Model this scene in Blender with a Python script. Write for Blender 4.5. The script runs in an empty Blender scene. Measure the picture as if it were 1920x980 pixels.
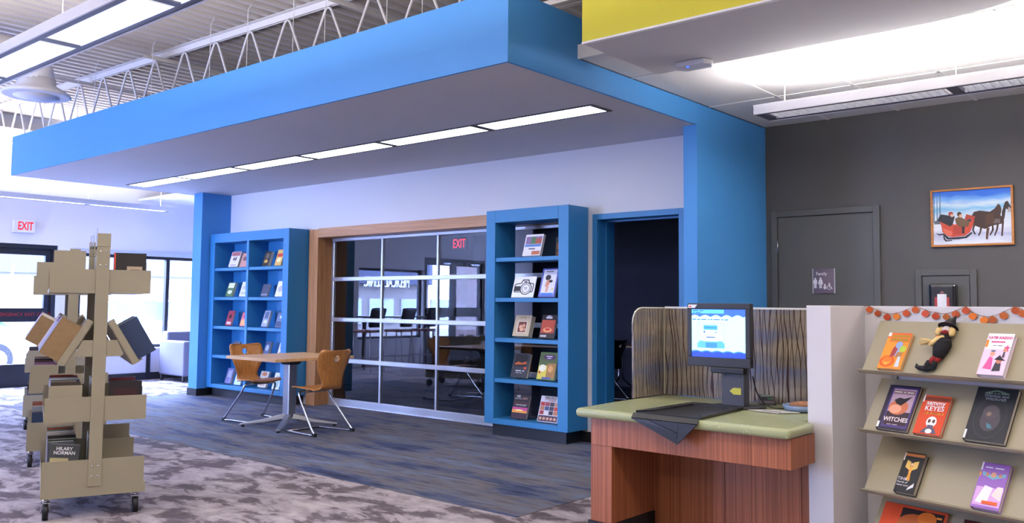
import bpy, bmesh, math, random
from mathutils import Vector, Matrix
random.seed(7)
S = bpy.context.scene
COL = S.collection
PI = math.pi
ORD = ('first second third fourth fifth sixth seventh eighth ninth tenth eleventh twelfth thirteenth fourteenth fifteenth sixteenth seventeenth eighteenth nineteenth twentieth '
       'twenty-first twenty-second twenty-third twenty-fourth twenty-fifth twenty-sixth twenty-seventh twenty-eighth twenty-ninth thirtieth thirty-first thirty-second thirty-third thirty-fourth').split()
R = math.radians

# ------------------------------------------------------------------ camera
FPX, YAW, PIT, ROL, CY, CAMH = 1632.34, .706675, .067722, .009027, 459.46, 1.30
fw = Vector((-math.sin(YAW)*math.cos(PIT), math.cos(YAW)*math.cos(PIT), math.sin(PIT)))
r0 = Vector((math.cos(YAW), math.sin(YAW), 0)); u0 = r0.cross(fw)
rt = math.cos(ROL)*r0 + math.sin(ROL)*u0; up = rt.cross(fw)
CAM = Vector((0, 0, CAMH))
cd = bpy.data.cameras.new('camera'); cam = bpy.data.objects.new('camera', cd); COL.objects.link(cam)
m = Matrix((rt, up, -fw)).transposed().to_4x4(); m.translation = CAM
cam.matrix_world = m
cd.sensor_fit = 'HORIZONTAL'; cd.sensor_width = 36; cd.lens = FPX*36/1920
cd.shift_y = (CY-490)/1920; cd.clip_start = .05; cd.clip_end = 200
S.camera = cam

# ------------------------------------------------------------------ light
SKY_COL, SKY_STR = (.42, .54, 1.0), 88
UP_P, DOWN_P, REC_P = 37, 8.5, 3          # watts per pendant section up / down, per recessed lamp
w = bpy.data.worlds.new('sky'); S.world = w; w.use_nodes = True
w.node_tree.nodes['Background'].inputs[0].default_value = (*SKY_COL, 1)
w.node_tree.nodes['Background'].inputs[1].default_value = SKY_STR
vs = S.view_settings
vs.view_transform = 'Standard'; vs.look = 'None'; vs.gamma = 1; vs.use_curve_mapping = False
vs.exposure = -0.14
S.cycles.max_bounces = 8; S.cycles.diffuse_bounces = 4; S.cycles.glossy_bounces = 4
S.cycles.transparent_max_bounces = 12; S.cycles.sample_clamp_indirect = 30
S.cycles.caustics_reflective = False; S.cycles.caustics_refractive = False

def area(name, loc, sx, sy, power, col=(1, .96, .935), aim=(0, 0, -1), parent=None, portal=False):
    d = bpy.data.lights.new(name, 'AREA'); d.shape = 'RECTANGLE'; d.size = sx; d.size_y = sy
    d.energy = power; d.color = col
    o = bpy.data.objects.new(name, d); COL.objects.link(o)
    o.location = loc
    o.rotation_euler = Vector(aim).to_track_quat('-Z', 'Y').to_euler()
    if portal: d.cycles.is_portal = True
    if parent: o.parent = parent
    return o

# ------------------------------------------------------------------ helpers
def ray(x, y): return rt*((x-960)/FPX) - up*((y-CY)/FPX) + fw
def pix(x, y, ax, val):                       # a pixel's ray met with an axis plane
    d = ray(x, y); t = (val-CAM[ax])/d[ax]; return CAM + d*t
def pixn(x, y, p0, n):
    d = ray(x, y); t = (Vector(p0)-CAM).dot(n)/d.dot(n); return CAM + d*t
def lin(h):
    h = h.lstrip('#'); o = []
    for i in (0, 2, 4):
        c = int(h[i:i+2], 16)/255
        o.append(c/12.92 if c <= .04045 else ((c+.055)/1.055)**2.4)
    return o

MATS = {}
def newmat(name):
    mt = bpy.data.materials.new(name); mt.use_nodes = True
    nt = mt.node_tree; return mt, nt, nt.nodes, nt.links, nt.nodes['Principled BSDF']
def mat(h, rough=.55, metal=0., var=.10, scale=6., bump=0., em=0., coat=0.):
    key = (h, rough, metal, var, scale, bump, em, coat)
    if key in MATS: return MATS[key]
    mt, nt, N, L, B = newmat('paint_'+h.strip('#'))
    c = lin(h)
    tc = N.new('ShaderNodeTexCoord'); nz = N.new('ShaderNodeTexNoise'); nz.inputs['Scale'].default_value = scale
    nz.inputs['Detail'].default_value = 3
    L.new(tc.outputs['Object'], nz.inputs['Vector'])
    mx = N.new('ShaderNodeMix'); mx.data_type = 'RGBA'
    mx.inputs['A'].default_value = (*[max(0, k*(1-var)) for k in c], 1)
    mx.inputs['B'].default_value = (*[min(1, k*(1+var)) for k in c], 1)
    L.new(nz.outputs['Fac'], mx.inputs['Factor']); L.new(mx.outputs['Result'], B.inputs['Base Color'])
    B.inputs['Roughness'].default_value = rough; B.inputs['Metallic'].default_value = metal
    B.inputs['Coat Weight'].default_value = coat
    if em:
        B.inputs['Emission Color'].default_value = (*c, 1); B.inputs['Emission Strength'].default_value = em
    if bump:
        n2 = N.new('ShaderNodeTexNoise'); n2.inputs['Scale'].default_value = 180; n2.inputs['Detail'].default_value = 2
        L.new(tc.outputs['Object'], n2.inputs['Vector'])
        bp = N.new('ShaderNodeBump'); bp.inputs['Strength'].default_value = bump; bp.inputs['Distance'].default_value = .004
        L.new(n2.outputs['Fac'], bp.inputs['Height']); L.new(bp.outputs['Normal'], B.inputs['Normal'])
    MATS[key] = mt; return mt

def ramp(N, stops, interp='LINEAR'):
    r = N.new('ShaderNodeValToRGB'); cr = r.color_ramp; cr.interpolation = interp
    while len(cr.elements) < len(stops): cr.elements.new(.5)
    for e, (p, c) in zip(cr.elements, stops): e.position = p; e.color = (*lin(c), 1)
    return r

def wood(name, a, b, axis='Z', fine=60, rough=.45, coarse=.6):
    mt, nt, N, L, B = newmat(name)
    tc = N.new('ShaderNodeTexCoord'); mp = N.new('ShaderNodeMapping')
    sc = {'X': (coarse, fine, fine), 'Y': (fine, coarse, fine), 'Z': (fine, fine, coarse)}[axis]
    mp.inputs['Scale'].default_value = sc
    L.new(tc.outputs['Object'], mp.inputs['Vector'])
    n1 = N.new('ShaderNodeTexNoise'); n1.inputs['Scale'].default_value = 1; n1.inputs['Detail'].default_value = 5
    n1.inputs['Roughness'].default_value = .65; n1.inputs['Distortion'].default_value = .4
    L.new(mp.outputs['Vector'], n1.inputs['Vector'])
    r = ramp(N, [(.32, a), (.68, b)]); L.new(n1.outputs['Fac'], r.inputs['Fac'])
    L.new(r.outputs['Color'], B.inputs['Base Color']); B.inputs['Roughness'].default_value = rough
    bp = N.new('ShaderNodeBump'); bp.inputs['Strength'].default_value = .08; bp.inputs['Distance'].default_value = .002
    L.new(n1.outputs['Fac'], bp.inputs['Height']); L.new(bp.outputs['Normal'], B.inputs['Normal'])
    return mt

def carpet(name, stops, sc, dist, stops2=None, sc2=None, fac=.5):
    mt, nt, N, L, B = newmat(name)
    tc = N.new('ShaderNodeTexCoord'); mp = N.new('ShaderNodeMapping'); mp.inputs['Scale'].default_value = sc
    L.new(tc.outputs['Object'], mp.inputs['Vector'])
    n1 = N.new('ShaderNodeTexNoise'); n1.inputs['Scale'].default_value = 1; n1.inputs['Detail'].default_value = 7
    n1.inputs['Roughness'].default_value = .66; n1.inputs['Distortion'].default_value = dist
    L.new(mp.outputs['Vector'], n1.inputs['Vector'])
    r = ramp(N, stops); L.new(n1.outputs['Fac'], r.inputs['Fac'])
    out = r.outputs['Color']
    if stops2:
        mp2 = N.new('ShaderNodeMapping'); mp2.inputs['Scale'].default_value = sc2; mp2.inputs['Location'].default_value = (3.1, 7.7, 0)
        L.new(tc.outputs['Object'], mp2.inputs['Vector'])
        n2 = N.new('ShaderNodeTexNoise'); n2.inputs['Scale'].default_value = 1; n2.inputs['Detail'].default_value = 6; n2.inputs['Distortion'].default_value = .5
        L.new(mp2.outputs['Vector'], n2.inputs['Vector'])
        r2 = ramp(N, stops2); L.new(n2.outputs['Fac'], r2.inputs['Fac'])
        mx = N.new('ShaderNodeMix'); mx.data_type = 'RGBA'; mx.blend_type = 'MULTIPLY'; mx.inputs['Factor'].default_value = fac
        L.new(out, mx.inputs['A']); L.new(r2.outputs['Color'], mx.inputs['B']); out = mx.outputs['Result']
    L.new(out, B.inputs['Base Color']); B.inputs['Roughness'].default_value = .85
    B.inputs['Specular IOR Level'].default_value = .25
    n3 = N.new('ShaderNodeTexNoise'); n3.inputs['Scale'].default_value = 260; n3.inputs['Detail'].default_value = 2
    L.new(tc.outputs['Object'], n3.inputs['Vector'])
    bp = N.new('ShaderNodeBump'); bp.inputs['Strength'].default_value = .5; bp.inputs['Distance'].default_value = .006
    L.new(n3.outputs['Fac'], bp.inputs['Height']); L.new(bp.outputs['Normal'], B.inputs['Normal'])
    return mt

def glass(name, tint, r0=.04):                 # thin clear sheet: Schlick reflection over plain transparency
    mt = bpy.data.materials.new(name); mt.use_nodes = True; nt = mt.node_tree; N, L = nt.nodes, nt.links
    N.clear()
    o = N.new('ShaderNodeOutputMaterial'); t = N.new('ShaderNodeBsdfTransparent'); t.inputs[0].default_value = (*tint, 1)
    g = N.new('ShaderNodeBsdfGlossy'); g.inputs['Roughness'].default_value = .0
    lw = N.new('ShaderNodeLayerWeight'); lw.inputs['Blend'].default_value = .5
    pw = N.new('ShaderNodeMath'); pw.operation = 'POWER'; pw.inputs[1].default_value = 5
    mu = N.new('ShaderNodeMath'); mu.operation = 'MULTIPLY_ADD'; mu.use_clamp = True; mu.inputs[1].default_value = 1-r0; mu.inputs[2].default_value = r0
    mx = N.new('ShaderNodeMixShader')
    L.new(lw.outputs['Facing'], pw.inputs[0]); L.new(pw.outputs[0], mu.inputs[0]); L.new(mu.outputs[0], mx.inputs[0]); L.new(t.outputs[0], mx.inputs[1]); L.new(g.outputs[0], mx.inputs[2]); L.new(mx.outputs[0], o.inputs[0])
    return mt

class MB:
    def __init__(s): s.v = []; s.f = []; s.mi = []; s.sm = []
    def add(s, vs, fs, mi=0, sm=False):
        b = len(s.v); s.v += [tuple(p) for p in vs]
        for f in fs: s.f.append(tuple(b+i for i in f)); s.mi.append(mi); s.sm.append(sm)
        return s
    def box(s, x0, y0, z0, x1, y1, z1, mi=0):
        x0, x1 = sorted((x0, x1)); y0, y1 = sorted((y0, y1)); z0, z1 = sorted((z0, z1))
        v = [(x0,y0,z0),(x1,y0,z0),(x1,y1,z0),(x0,y1,z0),(x0,y0,z1),(x1,y0,z1),(x1,y1,z1),(x0,y1,z1)]
        return s.add(v, [(0,3,2,1),(4,5,6,7),(0,1,5,4),(1,2,6,5),(2,3,7,6),(3,0,4,7)], mi)
    def prism(s, poly, a, b, ax=2, mi=0, sm=False):         # polygon extruded along an axis
        def P(p, h): return {2: (p[0], p[1], h), 1: (p[0], h, p[1]), 0: (h, p[0], p[1])}[ax]
        n = len(poly)
        v = [P(p, a) for p in poly]+[P(p, b) for p in poly]
        s.add(v, [tuple(range(n))[::-1], tuple(range(n, 2*n))], mi)
        base = len(s.v)-2*n
        for i in range(n):
            j = (i+1) % n; s.f.append((base+i, base+j, base+n+j, base+n+i)); s.mi.append(mi); s.sm.append(sm)
        return s
    def tube(s, pts, r, n=8, mi=0, sm=True):
        pts = [Vector(p) for p in pts]; rings = []
        k = len(pts); rr = r if isinstance(r, (list, tuple)) else [r]*k
        ref = None; vs = []
        for i, p in enumerate(pts):
            t = (pts[min(i+1, k-1)]-pts[max(i-1, 0)]).normalized()
            if ref is None:
                ref = Vector((0, 0, 1)) if abs(t.z) < .9 else Vector((1, 0, 0))
            a = t.cross(ref).normalized(); b = t.cross(a).normalized(); ref = -b if False else a.cross(t).normalized()
            for q in range(n):
                an = 2*PI*q/n; vs.append(p+a*math.cos(an)*rr[i]+b*math.sin(an)*rr[i])
        fs = []
        for i in range(k-1):
            for q in range(n):
                q2 = (q+1) % n; fs.append((i*n+q, i*n+q2, (i+1)*n+q2, (i+1)*n+q))
        s.add(vs, fs, mi, sm)
        base = len(s.v)-k*n
        s.f.append(tuple(base+q for q in range(n))[::-1]); s.mi.append(mi); s.sm.append(False)
        s.f.append(tuple(base+(k-1)*n+q for q in range(n))); s.mi.append(mi); s.sm.append(False)
        return s
    def lathe(s, prof, n=16, c=(0, 0, 0), mi=0, sm=True):   # (r, z) profile about z
        vs = []; k = len(prof)
        for r, z in prof:
            for q in range(n): an = 2*PI*q/n; vs.append((c[0]+r*math.cos(an), c[1]+r*math.sin(an), c[2]+z))
        fs = [(i*n+q, i*n+(q+1) % n, (i+1)*n+(q+1) % n, (i+1)*n+q) for i in range(k-1) for q in range(n)]
        s.add(vs, fs, mi, sm)
        base = len(s.v)-k*n
        s.f.append(tuple(base+q for q in range(n))[::-1]); s.mi.append(mi); s.sm.append(False)
        s.f.append(tuple(base+(k-1)*n+q for q in range(n))); s.mi.append(mi); s.sm.append(False)
        return s
    def ball(s, c, rx, ry=None, rz=None, n=12, k=7, mi=0):
        ry = ry or rx; rz = rz or rx; vs = []; fs = []
        for i in range(1, k):
            th = PI*i/k
            for q in range(n):
                an = 2*PI*q/n; vs.append((c[0]+rx*math.sin(th)*math.cos(an), c[1]+ry*math.sin(th)*math.sin(an), c[2]+rz*math.cos(th)))
        t, b = len(vs), len(vs)+1; vs += [(c[0], c[1], c[2]+rz), (c[0], c[1], c[2]-rz)]
        for i in range(k-2):
            for q in range(n): fs.append((i*n+q, (i+1)*n+q, (i+1)*n+(q+1) % n, i*n+(q+1) % n))
        for q in range(n): fs.append((t, q, (q+1) % n)); fs.append((b, (k-2)*n+(q+1) % n, (k-2)*n+q))
        return s.add(vs, fs, mi, True)
    def grid(s, fn, nu, nv, th=0, mi=0, sm=True, skip=None):  # surface fn(u, v) -> Vector, optionally thickened along its normal
        P = [[Vector(fn(i/nu, j/nv)) for j in range(nv+1)] for i in range(nu+1)]
        def nrm(i, j):
            a = P[min(i+1, nu)][j]-P[max(i-1, 0)][j]; b = P[i][min(j+1, nv)]-P[i][max(j-1, 0)]
            n_ = a.cross(b); return n_.normalized() if n_.length > 1e-9 else Vector((0, 0, 1))
        W = nv+1; top = [P[i][j] for i in range(nu+1) for j in range(W)]
        vs = list(top); fs = []
        cells = [(i, j) for i in range(nu) for j in range(nv) if not (skip and skip(i, j))]
        q = lambda i, j: i*W+j
        for i, j in cells: fs.append((q(i, j), q(i+1, j), q(i+1, j+1), q(i, j+1)))
        if th:
            off = len(vs); vs += [P[i][j]-nrm(i, j)*th for i in range(nu+1) for j in range(W)]
            cs = set(cells)
            for i, j in cells:
                fs.append((off+q(i, j), off+q(i, j+1), off+q(i+1, j+1), off+q(i+1, j)))
                for (di, dj), (a, b) in {(-1, 0): ((i, j+1), (i, j)), (1, 0): ((i+1, j), (i+1, j+1)), (0, -1): ((i, j), (i+1, j)), (0, 1): ((i+1, j+1), (i, j+1))}.items():
                    if (i+di, j+dj) not in cs: fs.append((q(*b), q(*a), off+q(*a), off+q(*b)))
        return s.add(vs, fs, mi, sm)
    def build(s, name, mats, parent=None, loc=None, rot=None, bevel=0, seg=2, kind=None, fix=False):
        me = bpy.data.meshes.new(name); me.from_pydata(s.v, [], s.f)
        if not isinstance(mats, (list, tuple)): mats = [mats]
        for q in mats: me.materials.append(q)
        me.polygons.foreach_set('material_index', s.mi); me.polygons.foreach_set('use_smooth', s.sm)
        if fix:
            bm = bmesh.new(); bm.from_mesh(me); bmesh.ops.recalc_face_normals(bm, faces=bm.faces); bm.to_mesh(me); bm.free()
        me.update()
        return place(name, me, parent, loc, rot, bevel, seg, kind)

def place(name, me, parent=None, loc=None, rot=None, bevel=0, seg=2, kind=None):
    o = bpy.data.objects.new(name, me); COL.objects.link(o)
    if parent: o.parent = parent
    if loc: o.location = loc
    if rot: o.rotation_euler = rot
    if bevel:
        b = o.modifiers.new('bevel', 'BEVEL'); b.width = bevel; b.segments = seg; b.limit_method = 'ANGLE'; b.angle_limit = R(40)
    if kind: o['kind'] = kind
    return o
def tag(o, label, cat, group=None):
    o['label'] = label; o['category'] = cat
    if group: o['group'] = group
    return o
def thing(name, label, cat, loc=(0, 0, 0), rz=0, group=None, rot=None):
    o = bpy.data.objects.new(name, None); COL.objects.link(o); o.empty_display_size = .1
    o.location = loc; o.rotation_euler = rot or (0, 0, rz)
    return tag(o, label, cat, group)
def dup(root, loc, rz, label=None, group=None):
    r = root.copy(); COL.objects.link(r); r.location = loc; r.rotation_euler = (0, 0, rz)
    if label: r['label'] = label
    if group: r['group'] = group
    for ch in list(root.children):
        c = ch.copy(); COL.objects.link(c); c.parent = r
        for g in list(ch.children):
            d = g.copy(); COL.objects.link(d); d.parent = c
    return r
def bx(name, x0, y0, z0, x1, y1, z1, mats, parent=None, bevel=0, kind=None, **k):
    return MB().box(x0, y0, z0, x1, y1, z1).build(name, mats, parent, bevel=bevel, kind=kind, **k)
def struct(name, mb, mats, parent=None, **k):
    return mb.build(name, mats, parent, kind='structure', **k)
TXT = {}
def text(name, body, size, mt, parent=None, loc=(0, 0, 0), rot=(PI/2, 0, 0), align='CENTER', sx=1., extrude=.0004, bold=0.):
    key = (body, size, align, sx, extrude, bold)
    if key not in TXT:
        c = bpy.data.curves.new('t', 'FONT'); c.body = body; c.size = size; c.align_x = align; c.align_y = 'CENTER'
        c.extrude = extrude; c.resolution_u = 3; c.offset = bold
        o = bpy.data.objects.new('t', c); COL.objects.link(o)
        me = bpy.data.meshes.new_from_object(o.evaluated_get(bpy.context.evaluated_depsgraph_get()))
        bpy.data.objects.remove(o)
        for v in me.vertices: v.co.x *= sx
        TXT[key] = me
    me = TXT[key].copy(); me.name = name; me.materials.clear(); me.materials.append(mt)
    return place(name, me, parent, loc, rot)
def disc(cx, cz, r, n=14, rz=None):
    rz = rz or r
    return [(cx+r*math.cos(2*PI*i/n), cz+rz*math.sin(2*PI*i/n)) for i in range(n)]

# ------------------------------------------------------------------ materials
WHITE = mat('#d9d9de', .75, var=.03, scale=2)
SOFFIT = mat('#c9c7ca', .8, var=.03, scale=1.5)
BLUE = mat('#4590d4', .55, var=.03, scale=2)
CASE = mat('#2f7db5', .45, var=.04, scale=3)
GRAYW = mat('#535151', .7, var=.04, scale=3)
GRAYD = mat('#555555', .5, var=.04, scale=3)
YEL = mat('#cfc632', .6, var=.03, scale=2)
TILE = mat('#d9d6d5', .9, var=.06, scale=30, bump=.15)
TBAR = mat('#e6e4e4', .5)
STEELW = mat('#cfcbcb', .5, var=.05)
DECK = mat('#c4bdb9', .55, var=.05, scale=3)
BLACK = mat('#15161b', .5)
BLACKM = mat('#1b1c20', .4)
CHROME = mat('#c9cbd0', .18, 1.)
ALU = mat('#c6c9d0', .35, .75, var=.04)
SILVER = mat('#a9abb2', .35, .8, var=.05)
TAN = mat('#988f79', .45, var=.04, scale=5, bump=.05)
TANS = mat('#9f957b', .45, var=.04, scale=4, bump=.04)
RUBBER = mat('#101012', .5)
PAGES = mat('#d8cfbd', .8, var=.08, scale=60)
LAMP = mat('#ffffff', .5, var=0, em=7)
LAMPS = mat('#f6f6fa', .5, var=0, em=.8)
LAMPH = mat('#d8d6da', .45, var=.03)
LAMPD = mat('#5c5c66', .5, var=.05)
LOUV = mat('#f0f0f4', .25, var=.02)
MAPLE = wood('maple_trim', '#b07a4d', '#cf9a6b', 'Z', 30, .4, 1.5)
MAPLEX = wood('maple_trim_head', '#b08058', '#d0a079', 'X', 26, .4, 1.2)
PLY = wood('beech_ply', '#a96c33', '#c98a4a', 'Z', 45, .35, 2)
TOPW = wood('maple_laminate', '#c59a6c', '#dcb588', 'X', 40, .35, 1.5)
DESKW = wood('reconstituted_veneer', '#7a4226', '#b56c48', 'Z', 95, .4, .5)
DARKW = mat('#d8d4d0', .8)
PANE = glass('window_glass', (.97, .98, 1), .03)
DGLASS = glass('dark_room_glass', (.86, .88, .92), .10)
ACRY = glass('clear_acrylic', (.95, .96, .98), .05)
TAUPE = carpet('taupe_carpet', [(.40, '#5a5055'), (.465, '#71666a'), (.485, '#968b8f'), (.54, '#a1979b'), (.62, '#aea4a6'), (.75, '#b6aaa7')], (2.7, 4.6, 1), .45,
               [(.38, '#9d9596'), (.5, '#ffffff')], (6, 9, 1), .35)
BLUEC = carpet('blue_carpet', [(.34, '#2c3350'), (.41, '#444e6c'), (.46, '#5d6070'), (.51, '#6a6468'), (.57, '#62687a'), (.68, '#6e788c')], (.9, 3.4, 1), .3,
               [(.36, '#8a8694'), (.5, '#ffffff')], (3.0, 22, 1), .55)

def counter_mat():
    mt, nt, N, L, B = newmat('green_solid_surface')
    tc = N.new('ShaderNodeTexCoord')
    v = N.new('ShaderNodeTexVoronoi'); v.inputs['Scale'].default_value = 55; v.inputs['Randomness'].default_value = 1
    L.new(tc.outputs['Object'], v.inputs['Vector'])
    r = ramp(N, [(.0, '#e8e8c8'), (.13, '#d6dca6'), (.17, '#a0a57c'), (1, '#999e74')]); L.new(v.outputs['Distance'], r.inputs['Fac'])
    n1 = N.new('ShaderNodeTexNoise'); n1.inputs['Scale'].default_value = 14; L.new(tc.outputs['Object'], n1.inputs['Vector'])
    th = ramp(N, [(.52, '#000000'), (.58, '#ffffff')]); L.new(n1.outputs['Fac'], th.inputs['Fac'])
    mx = N.new('ShaderNodeMix'); mx.data_type = 'RGBA'; mx.inputs['A'].default_value = (*lin('#9ca178'), 1)
    L.new(th.outputs['Color'], mx.inputs['Factor']); L.new(r.outputs['Color'], mx.inputs['B']); L.new(mx.outputs['Result'], B.inputs['Base Color'])
    B.inputs['Roughness'].default_value = .22
    return mt
COUNTER = counter_mat()
def reed_mat():
    mt, nt, N, L, B = newmat('reed_resin_panel')
    tc = N.new('ShaderNodeTexCoord'); sep = N.new('ShaderNodeSeparateXYZ'); L.new(tc.outputs['Object'], sep.inputs[0])
    def M(op, a, b=None, c=None):
        n = N.new('ShaderNodeMath'); n.operation = op
        for i, q in enumerate((a, b, c)):
            if q is None: continue
            if isinstance(q, (int, float)): n.inputs[i].default_value = q
            else: L.new(q, n.inputs[i])
        return n.outputs[0]
    along = M('ADD', sep.outputs['X'], sep.outputs['Y'])
    def reeds(freq, tilt, seed, wdt):
        mp = N.new('ShaderNodeMapping'); mp.inputs['Scale'].default_value = (9, 9, 2.2); mp.inputs['Location'].default_value = (seed, seed, seed); L.new(tc.outputs['Object'], mp.inputs[0])
        nz = N.new('ShaderNodeTexNoise'); nz.inputs['Scale'].default_value = 1; nz.inputs['Detail'].default_value = 1; L.new(mp.outputs[0], nz.inputs[0])
        w1 = M('MULTIPLY_ADD', along, freq, M('MULTIPLY', nz.outputs['Fac'], 2.6))
        w2 = M('MULTIPLY_ADD', sep.outputs['Z'], tilt, w1)
        vo = N.new('ShaderNodeTexVoronoi'); vo.voronoi_dimensions = '1D'; vo.feature = 'DISTANCE_TO_EDGE'; vo.inputs['Scale'].default_value = 1; L.new(w2, vo.inputs['W'])
        r = N.new('ShaderNodeMapRange'); r.inputs['From Min'].default_value = wdt; r.inputs['From Max'].default_value = wdt*1.8; r.inputs['To Min'].default_value = 1; r.inputs['To Max'].default_value = 0
        L.new(vo.outputs['Distance'], r.inputs['Value']); return r.outputs['Result']
    f = M('MAXIMUM', reeds(30, 1.2, 3.1, .062), M('MULTIPLY', reeds(38, -2.2, 8.7, .05), .8))
    nz = N.new('ShaderNodeTexNoise'); nz.inputs['Scale'].default_value = 5; mp = N.new('ShaderNodeMapping'); mp.inputs['Scale'].default_value = (.5, .5, 1.6); L.new(tc.outputs['Object'], mp.inputs[0]); L.new(mp.outputs[0], nz.inputs[0])
    base = ramp(N, [(.35, '#8e93a6'), (.5, '#a89e94'), (.65, '#bfb29e')]); L.new(nz.outputs['Fac'], base.inputs['Fac'])
    mx = N.new('ShaderNodeMix'); mx.data_type = 'RGBA'; L.new(base.outputs['Color'], mx.inputs['A']); mx.inputs['B'].default_value = (*lin('#4e2f24'), 1)
    L.new(f, mx.inputs['Factor']); L.new(mx.outputs['Result'], B.inputs['Base Color'])
    B.inputs['Roughness'].default_value = .3
    tr = N.new('ShaderNodeBsdfTranslucent'); L.new(mx.outputs['Result'], tr.inputs[0])
    m1 = N.new('ShaderNodeMixShader'); m1.inputs[0].default_value = .45; L.new(B.outputs[0], m1.inputs[1]); L.new(tr.outputs[0], m1.inputs[2])
    L.new(m1.outputs[0], N['Material Output'].inputs[0])
    return mt
REED = reed_mat()
def brick_mat():
    mt, nt, N, L, B = newmat('pale_brick')
    tc = N.new('ShaderNodeTexCoord'); mp = N.new('ShaderNodeMapping'); mp.inputs['Rotation'].default_value = (PI/2, 0, PI/2)
    L.new(tc.outputs['Object'], mp.inputs['Vector'])
    b = N.new('ShaderNodeTexBrick'); b.inputs['Scale'].default_value = 4; b.inputs['Color1'].default_value = (*lin('#5a4844'), 1)
    b.inputs['Color2'].default_value = (*lin('#503f3b'), 1); b.inputs['Mortar'].default_value = (*lin('#6e6966'), 1); b.inputs['Mortar Size'].default_value = .025
    L.new(mp.outputs['Vector'], b.inputs['Vector']); L.new(b.outputs['Color'], B.inputs['Base Color']); B.inputs['Roughness'].default_value = .9
    return mt
BRICK = brick_mat()

# ------------------------------------------------------------------ key planes
WY = 6.85; GY = 7.06; ZS = 2.82; XS = -3.515; XSL = -11.55; YS = 4.06; ZST = 3.295
YG = 7.833; ZT = 3.0; XL = -14.05; ZD = 4.06

# ------------------------------------------------------------------ floors
fl = struct('floor', MB().box(XL-.2, -4.2, -.1, 4.2, 13, 0), TAUPE)
struct('carpet_field', MB().box(XL, 4.15, 0, -3.49, 13, .003), BLUEC, fl)
struct('carpet_band', MB().box(XL, 4.15, .003, -11.55, 13, .005), TAUPE, fl)

# ------------------------------------------------------------------ main wall with openings (garage door bay, doorway)
def wall_y(name, y0, y1, x0, x1, z0, z1, holes, mt, **k):
    mb = MB(); xs = sorted({x0, x1, *[h[0] for h in holes], *[h[1] for h in holes]}); zs = sorted({z0, z1, *[h[2] for h in holes], *[h[3] for h in holes]})
    for i in range(len(xs)-1):
        for j in range(len(zs)-1):
            cx, cz = (xs[i]+xs[i+1])/2, (zs[j]+zs[j+1])/2
            if any(h[0] < cx < h[1] and h[2] < cz < h[3] for h in holes): continue
            mb.box(xs[i], y0, zs[j], xs[i+1], y1, zs[j+1])
    return struct(name, mb, mt, **k)
def wall_x(name, xa, xb, y0, y1, z0, z1, holes, mt, **k):
    mb = MB(); ys = sorted({y0, y1, *[h[0] for h in holes], *[h[1] for h in holes]}); zs = sorted({z0, z1, *[h[2] for h in holes], *[h[3] for h in holes]})
    for i in range(len(ys)-1):
        for j in range(len(zs)-1):
            cy, cz = (ys[i]+ys[i+1])/2, (zs[j]+zs[j+1])/2
            if any(h[0] < cy < h[1] and h[2] < cz < h[3] for h in holes): continue
            mb.box(xa, ys[i], zs[j], xb, ys[i+1], zs[j+1])
    return struct(name, mb, mt, **k)
GX0, GX1 = -9.25, -5.0                       # rough opening of the glazed overhead door
wb = wall_y('wall_back', WY, WY+.26, -11.3, -3.6, 0, ZST, [(GX0, GX1, 0, 2.235), (-4.82, -3.83, 0, 2.168)], WHITE)
# wood trim round the overhead door
tr = bpy.data.objects.new('trim_1', None); COL.objects.link(tr); tr['kind'] = 'structure'; tr.location = (GX0, WY, 0)
MB().box(-.02, -.025, 0, .165, .21, 2.235).build('trim_post', MAPLE, tr, bevel=.004)
MB().box(4.085, -.025, 0, 4.27, .21, 2.235).build('trim_post', MAPLE, tr, bevel=.004)
MB().box(.165, -.025, 2.125, 4.085, .21, 2.245).build('trim_head', MAPLEX, tr, bevel=.004)
# glazed overhead door
gd = bpy.data.objects.new('door_1', None); COL.objects.link(gd); gd['kind'] = 'structure'; gd.location = (-9.085, GY-.02, 0)
gw, gn = 4.0, 4
zr = [(.0, .092), (.545, .60), (1.06, 1.112), (1.575, 1.627), (2.085, 2.125)]
for a, b in zr: MB().box(0, 0, a, gw, .045, b).build('rail', ALU, gd, bevel=.006)
xm = [0, .965, 1.93, 2.895, 3.86]
for i, x in enumerate(xm):
    wd = .055 if i in (0, 4) else .03
    MB().box(x, .004, .05, x+wd, .04, 2.12).build('stile', ALU, gd, bevel=.004)
for i in range(4):
    for j in range(4):
        MB().box(xm[i]+.03, .02, zr[j][1]-.005, xm[i+1]+.01, .026, zr[j+1][0]+.005).build('pane', DGLASS, gd)
MB().box(-.03, -.03, 0, 4.03, -.002, .008).build('threshold', ALU, gd)
# doorway frame
dr = bpy.data.objects.new('door_2', None); COL.objects.link(dr); dr['kind'] = 'structure'; dr.location = (-4.82, WY, 0)
for a, b in ((0, .055), (.935, .99)):
    MB().box(a, -.02, 0, b, .28, 2.168).build('door_jamb', CASE, dr, bevel=.003)
MB().box(.055, -.02, 2.113, .935, .28, 2.168).build('door_head', CASE, dr, bevel=.003)
for a, b in ((.055, .07), (.92, .935)): MB().box(a, .12, 0, b, .18, 2.10).build('door_stop', CASE, dr)
MB().box(.07, .12, 2.098, .92, .18, 2.113).build('door_stop', CASE, dr)
struct('baseboard_back', MB().box(-5.0, WY-.012, 0, -4.83, WY, .1).box(-3.82, WY-.012, 0, -3.645, WY, .1), BLACK)

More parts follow.
